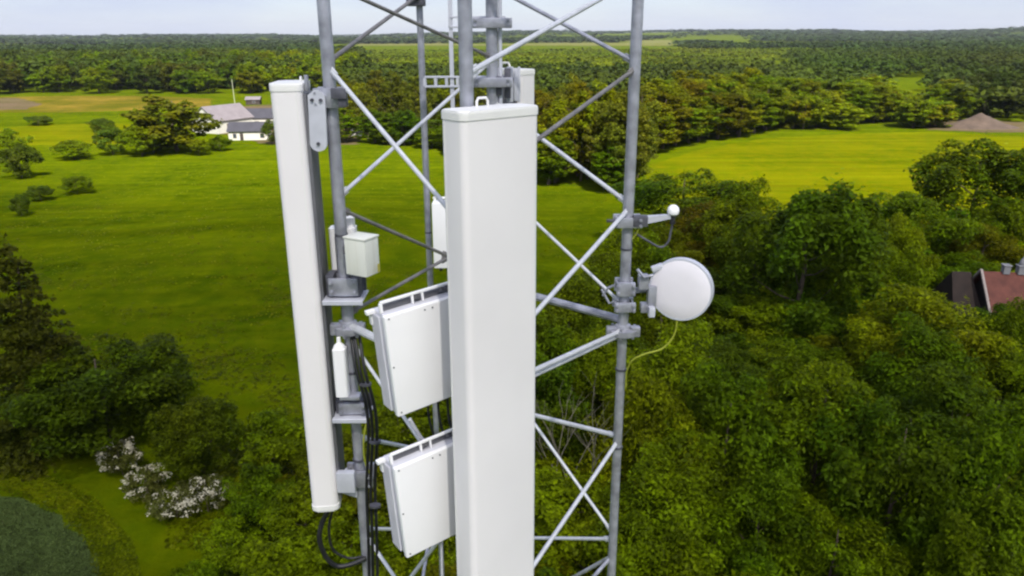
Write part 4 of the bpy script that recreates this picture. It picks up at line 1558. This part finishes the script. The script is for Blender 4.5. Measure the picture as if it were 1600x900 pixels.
# radio unit of the back sector
mb = MB()
r3 = thing('radio_unit', 'radio unit at the back, between the thin mast leg and the middle panel', 'radio unit', at(690, 365, 5.9), 'white radio units on the mast')
q0 = at(674, 318, 5.9); q1 = at(672, 420, 5.9)
mb.box(Vector((q0.x + .17, 5.98, (q0.z + q1.z) / 2)), (.34, .15, q0.z - q1.z), None, .012); mb.build('casing', M['unit'], r3)
mb = MB(); mb.box(Vector((q0.x + .17, 5.98, q0.z + .03)), (.33, .02, .015), None, .004)
for sx in (.02, .32): mb.box(Vector((q0.x + sx, 5.98, q0.z + .015)), (.015, .02, .03))
mb.build('handle_frame', M['unit'], r3)
for k in range(5):
    mb = MB(); mb.tube((q0.x + .05 + .06 * k, 5.98, q1.z + .003), (q0.x + .05 + .06 * k, 5.98, q1.z - .04), .013, 10)
    mb.build('connector', M['dark_hole'], r3)
mb = MB(); mb.box(Vector((q0.x + .40, 5.99, q0.z - .15)), (.14, .04, .08), None, .006); mb.build('mounting_plate', M['galv'], r3)

# ------------------------------------------------------------------ boxes and shelves on the left leg
c = at(569, 404, 4.30)
rotb = Matrix.Rotation(R(-28), 3, 'Z')
jb = thing('junction_box', 'small cream box with yellow sticker clamped to the left mast leg', 'junction box', c)
mb = MB(); mb.box(c + Vector((-.025, .07, .0)), (.155, .13, .225), rotb, .007); cs_ = mb.build('casing', M['cream'], jb)
mb = MB(); mb.box(c + Vector((-.025, .07, .117)), (.165, .14, .012), rotb, .004); mb.build('lid', M['cream'], jb)
mb = MB(); mb.box(c + rotb @ Vector((.062, .045, -.07)) + Vector((-.0, .03, .0)), (.004, .022, .05), rotb, .001, 1); mb.build('sticker', M['sticker'], jb)
mb = MB(); mb.box(c + Vector((-.10, .10, .03)), (.08, .06, .05), None, .005); mb.build('clamp', M['galv_dark'], jb)
c = at(538, 388, 4.66)
wb = thing('filter_box', 'rounded white box behind the left mast leg, just left of the cream junction box', 'filter box', c)
mb = MB(); mb.prism(rrect(.165, .12, .03), -.20, .14, Matrix.Translation(c)); mb.build('casing', M['unit'], wb)
mb = MB(); mb.prism(rrect(.11, .08, .02), .1405, .205, Matrix.Translation(c + Vector((.02, 0, 0)))); mb.build('cap', M['unit'], wb)
mb = MB(); mb.box(c + Vector((-.03, -.07, -.03)), (.012, .03, .26)); mb.build('strap', M['galv_dark'], wb)

for (py_, pxc, wpx, nm_lab, stuff_h) in ((462, 541, 62, 'upper steel shelf bracket on the left mast leg, under the cream box', .14),
                                         (643, 553, 56, 'lower steel shelf bracket on the left mast leg, near the lower radio unit', .10)):
    p = on_leg(LX, py_)
    sh = thing('shelf_bracket', nm_lab, 'bracket', p, 'shelf brackets on the left leg')
    c = Vector((at(pxc, py_, YL).x, YL - .01, p.z))
    wm = wpx * mpp(c)
    mb = MB(); mb.box(c, (wm, .22, .012), None, .003, 1); mb.box(c + Vector((0, -.105, -.008)), (wm, .012, .03), None, .003, 1); mb.build('plate', M['plate'], sh)
    mb = MB()
    for sx in (-.34, 0.30):
        mb.box(c + Vector((sx * wm, .02, stuff_h / 2 + .01)), (.05, .12, stuff_h), None, .006)
    mb.box(c + Vector((0.02, .07, stuff_h / 2 + .01)), (wm * .8, .02, stuff_h * .9), None, .004)
    mb.build('bracket', M['galv_dark'], sh)
    u_clamp(sh, Vector((p.x, p.y, p.z + stuff_h * .55)), .037, .18, stuff_h * .8)

c = at(533, 578, 4.42)
wc = thing('surge_arrester', 'slim white cylinder box strapped left of the left mast leg between the shelves', 'surge arrester', c)
mb = MB(); mb.prism(rrect(.082, .08, .018), -.175, .15, Matrix.Translation(c)); mb.build('casing', M['unit'], wc)
mb = MB(); mb.lathe([(.040, .1505), (.034, .17), (.014, .19), (.012, .225), (0, .228)], Matrix.Translation(c), 16); mb.build('cap', M['unit'], wc)
mb = MB(); mb.box(c + Vector((.045, .01, -.19)), (.13, .08, .025), None, .004); mb.build('strap', M['galv'], wc)

# ------------------------------------------------------------------ cables
def cable(name, label, cat, ctrl, r, mat, group=None, n=8):
    mb = MB()
    mb.path(curve_pts(ctrl, n), r, 9)
    o = mb.build(name, M[mat])
    return tag(o, label, cat, group)


for i, (dx, lab) in enumerate(((-6, 'thin leftmost strand of the black feeder cables beside the left mast leg'), (0, 'middle strand of the black feeder cables beside the left mast leg'), (7, 'right strand of the black feeder cables beside the left mast leg'))):
    cable('feeder_cable', lab, 'cable',
          [at(548 + dx, 500, 4.57), at(556 + dx, 535, 4.46), at(563 + dx, 580, 4.38), at(577 + dx, 630, 4.38), at(582 + dx, 680, 4.38), at(579 + dx, 760, 4.42), at(582 + dx, 850, 4.42), at(584 + dx, 980, 4.45)],
          0.0105, 'rubber', 'black feeder cables on the left leg')
for k_, py_ in enumerate((600, 690, 790)):
    q = at(580 if py_ < 650 else 586, py_, 4.38)
    if k_ == 0: q = at(571, py_, 4.375)
    mb = MB(); mb.lathe([(.030, -.008), (.034, -.008), (.034, .008), (.030, .008)], Matrix.Translation(q) @ Matrix.Diagonal((1.15, .8, 1, 1)), 16)
    tag(mb.build('cable_tie', M['galv_dark']), ('upper', 'middle', 'lower')[k_] + ' dark band tying the black feeder cables together', 'cable tie', 'ties round the feeder cables')
cable('jumper_cable', 'black cable looping from the foot of the left panel antenna', 'cable',
      [at(512, 799, 4.40), at(503, 818, 4.40), at(499, 842, 4.38), at(508, 868, 4.38), at(525, 884, 4.40), at(548, 882, 4.42), at(572, 872, 4.45)], .017, 'rubber')
cable('jumper_cable', 'thin dark cable from the left panel antenna to the left mast leg', 'cable',
      [at(519, 799, 4.44), at(514, 826, 4.44), at(520, 858, 4.44), at(545, 872, 4.46), at(573, 868, 4.48)], .009, 'rubber')
cable('ground_wire', 'yellow green earth wire on the left mast leg below the lower shelf', 'wire',
      [at(573, 655, 4.40), at(568, 690, 4.38), at(570, 720, 4.40), at(578, 740, 4.42)], .006, 'yellow_wire')
cable('unit_cable', 'grey white cable hanging under the upper radio unit', 'cable', [at(640, 655, 3.7), at(650, 672, 3.75), at(664, 690, 3.85), at(690, 700, 3.95)], .011, 'unit_side')
for i, px_ in enumerate((668, 684, 699)):
    cable('unit_cable', ('first', 'second', 'third')[i] + ' black tail from the left hanging below the upper radio unit', 'cable',
          [at(px_, 628 - i * 5, 3.82), at(px_ + 2, 650, 3.84), at(px_ + 6, 668, 3.9), at(px_ + 14, 690, 3.97)], .0065, 'rubber', 'cable tails of the upper radio unit')
cable('unit_cable', 'thin pale cable hanging straight down under the lower radio unit', 'cable', [at(690, 838, 3.75), at(690, 870, 3.75), at(693, 960, 3.75)], .007, 'unit_side')

# ------------------------------------------------------------------ dish and ball antenna on the right leg
dc = at(1063, 453, 4.98)
view = (CAM - dc).normalized()
axis = Vector((view.x - 0.20, view.y, 0.06)).normalized()
md = Matrix.Translation(dc) @ axis.to_track_quat('Z', 'Y').to_matrix().to_4x4()
dr = 50 * mpp(dc)
dish = thing('dish_antenna', 'round white microwave dish on the right mast leg', 'dish antenna', dc)
mb = MB(); mb.lathe([(0, .020), (dr * .5, .017), (dr * .9, .008), (dr * .965, 0.0), (dr * .965, -.004)], md, 56); mb.build('radome', M['dish_face'], dish)
mb = MB(); mb.lathe([(dr * .955, .004), (dr * .99, .004), (dr, -.006), (dr, -.05), (dr * .96, -.058), (dr * .8, -.10), (dr * .5, -.15), (dr * .28, -.165), (0, -.165)], md, 56); mb.build('drum', M['plate'], dish)
mb = MB()
b0_ = md @ Vector((-.02, 0, -.17))
mb.box(md @ Vector((0, 0, -.20)), (.17, .17, .08), md.to_3x3(), .012)
mb.build('outdoor_unit', M['unit'], dish)
mb = MB()
rp = R_at(455)
for (px_, py_, w_, h_) in ((1005, 440, .07, .10), (1018, 462, .06, .16), (1008, 480, .07, .06)):
    mb.box(at(px_, py_, 5.06), (w_, .08, h_), None, .008)
mb.tube(rp + Vector((0, -.02, .0)), md @ Vector((0, 0, -.22)), .022, 12)
mb.build('bracket', M['galv'], dish)
mb = MB(); mb.box(at(1018, 487, 5.0), (.045, .06, .07), None, .008); mb.build('bracket_lug', M['plate'], dish); mb = MB(); mb.box(at(1027, 418, 5.06), (.085, .05, .04), Matrix.Rotation(R(-20), 3, 'Y'), .012); mb.build('bracket_lug', M['plate'], dish)
mb = MB()
mb.path([at(996, 421, 5.0), at(1006, 433, 5.0), at(1020, 430, 5.0)], .011, 8)
mb.path([at(942, 462, 5.1), at(950, 450, 5.08), at(960, 446, 5.06)], .009, 8)
mb.path([at(940, 452, 5.1), at(952, 474, 5.08), at(962, 470, 5.06)], .009, 8)
mb.build('steel_stay', M['galv'], dish)
u_clamp(dish, R_at(448), .037, .13, .10)
u_clamp(dish, R_at(476), .037, .15, .07)
cable('dish_cable', 'yellow green cable sagging from the dish to the right mast leg', 'cable',
      [at(1058, 502, 4.97), at(1052, 526, 4.97), at(1034, 545, 4.97), at(1008, 553, 4.98), at(988, 563, 5.0), at(979, 582, 5.04), at(978, 605, 5.05)], .0062, 'yellow_wire')

bc = at(1052, 329, 5.05)
ball = thing('gps_antenna', 'small white ball antenna at the end of a grey arm on the right mast leg', 'antenna', bc)
rb = 9.5 * mpp(bc)
mb = MB(); mb.lathe([(0, rb), (rb * .5, rb * .87), (rb * .87, rb * .5), (rb, 0), (rb * .9, -rb * .5), (rb * .6, -rb * .75), (0, -rb * .8)], Matrix.Translation(bc), 24); mb.build('dome', M['unit'], ball)
mb = MB(); mb.tube(bc - Vector((0, 0, rb * .7)), bc - Vector((0, 0, rb * 2.2)), .018, 12); mb.build('stem', M['dark_hole'], ball)
mb = MB()
a, b = at(984, 343, 5.07), at(1048, 338, 5.05)
mb.path([a + Vector((.12, 0, .0)), b], .034, 4, .020)
mb.build('arm', M['plate'], ball)
u_clamp(ball, R_at(345), .037, .19, .07)
mb = MB(); mb.box(at(1000, 345, 5.05), (.10, .06, .075), None, .008); mb.box(at(958, 345, 5.10), (.09, .02, .02), None, .004); mb.build('bracket', M['galv_dark'], ball)
cable('antenna_cable', 'grey cable looping under the white ball antenna', 'cable', [bc - Vector((0, 0, rb * 2.2)), at(1048, 362, 5.05), at(1044, 378, 5.05), at(1032, 386, 5.05), at(1012, 376, 5.06), at(992, 364, 5.07)], .0075, 'galv_dark')
cable('ground_wire', 'short yellow green wire under the ball antenna clamp', 'wire', [at(1000, 352, 5.05), at(995, 364, 5.05), at(988, 374, 5.06)], .005, 'yellow_wire')

# ------------------------------------------------------------------ the air: a thin even haze round everything
mb = MB()
mb.box((0, 100, 68), (18400, 18400, 139))
hm = bpy.data.materials.new('haze_air')
nt = nodes_of(hm)
pv = nt.nodes.new('ShaderNodeVolumePrincipled')
pv.inputs['Color'].default_value = (0.80, 0.86, 1.0, 1)
pv.inputs['Density'].default_value = 0.000036
pv.inputs['Anisotropy'].default_value = 0.2
ho = nt.nodes.new('ShaderNodeOutputMaterial')
nt.links.new(pv.outputs['Volume'], ho.inputs['Volume'])
tag(mb.build('haze', hm, smooth=False), kind='stuff')
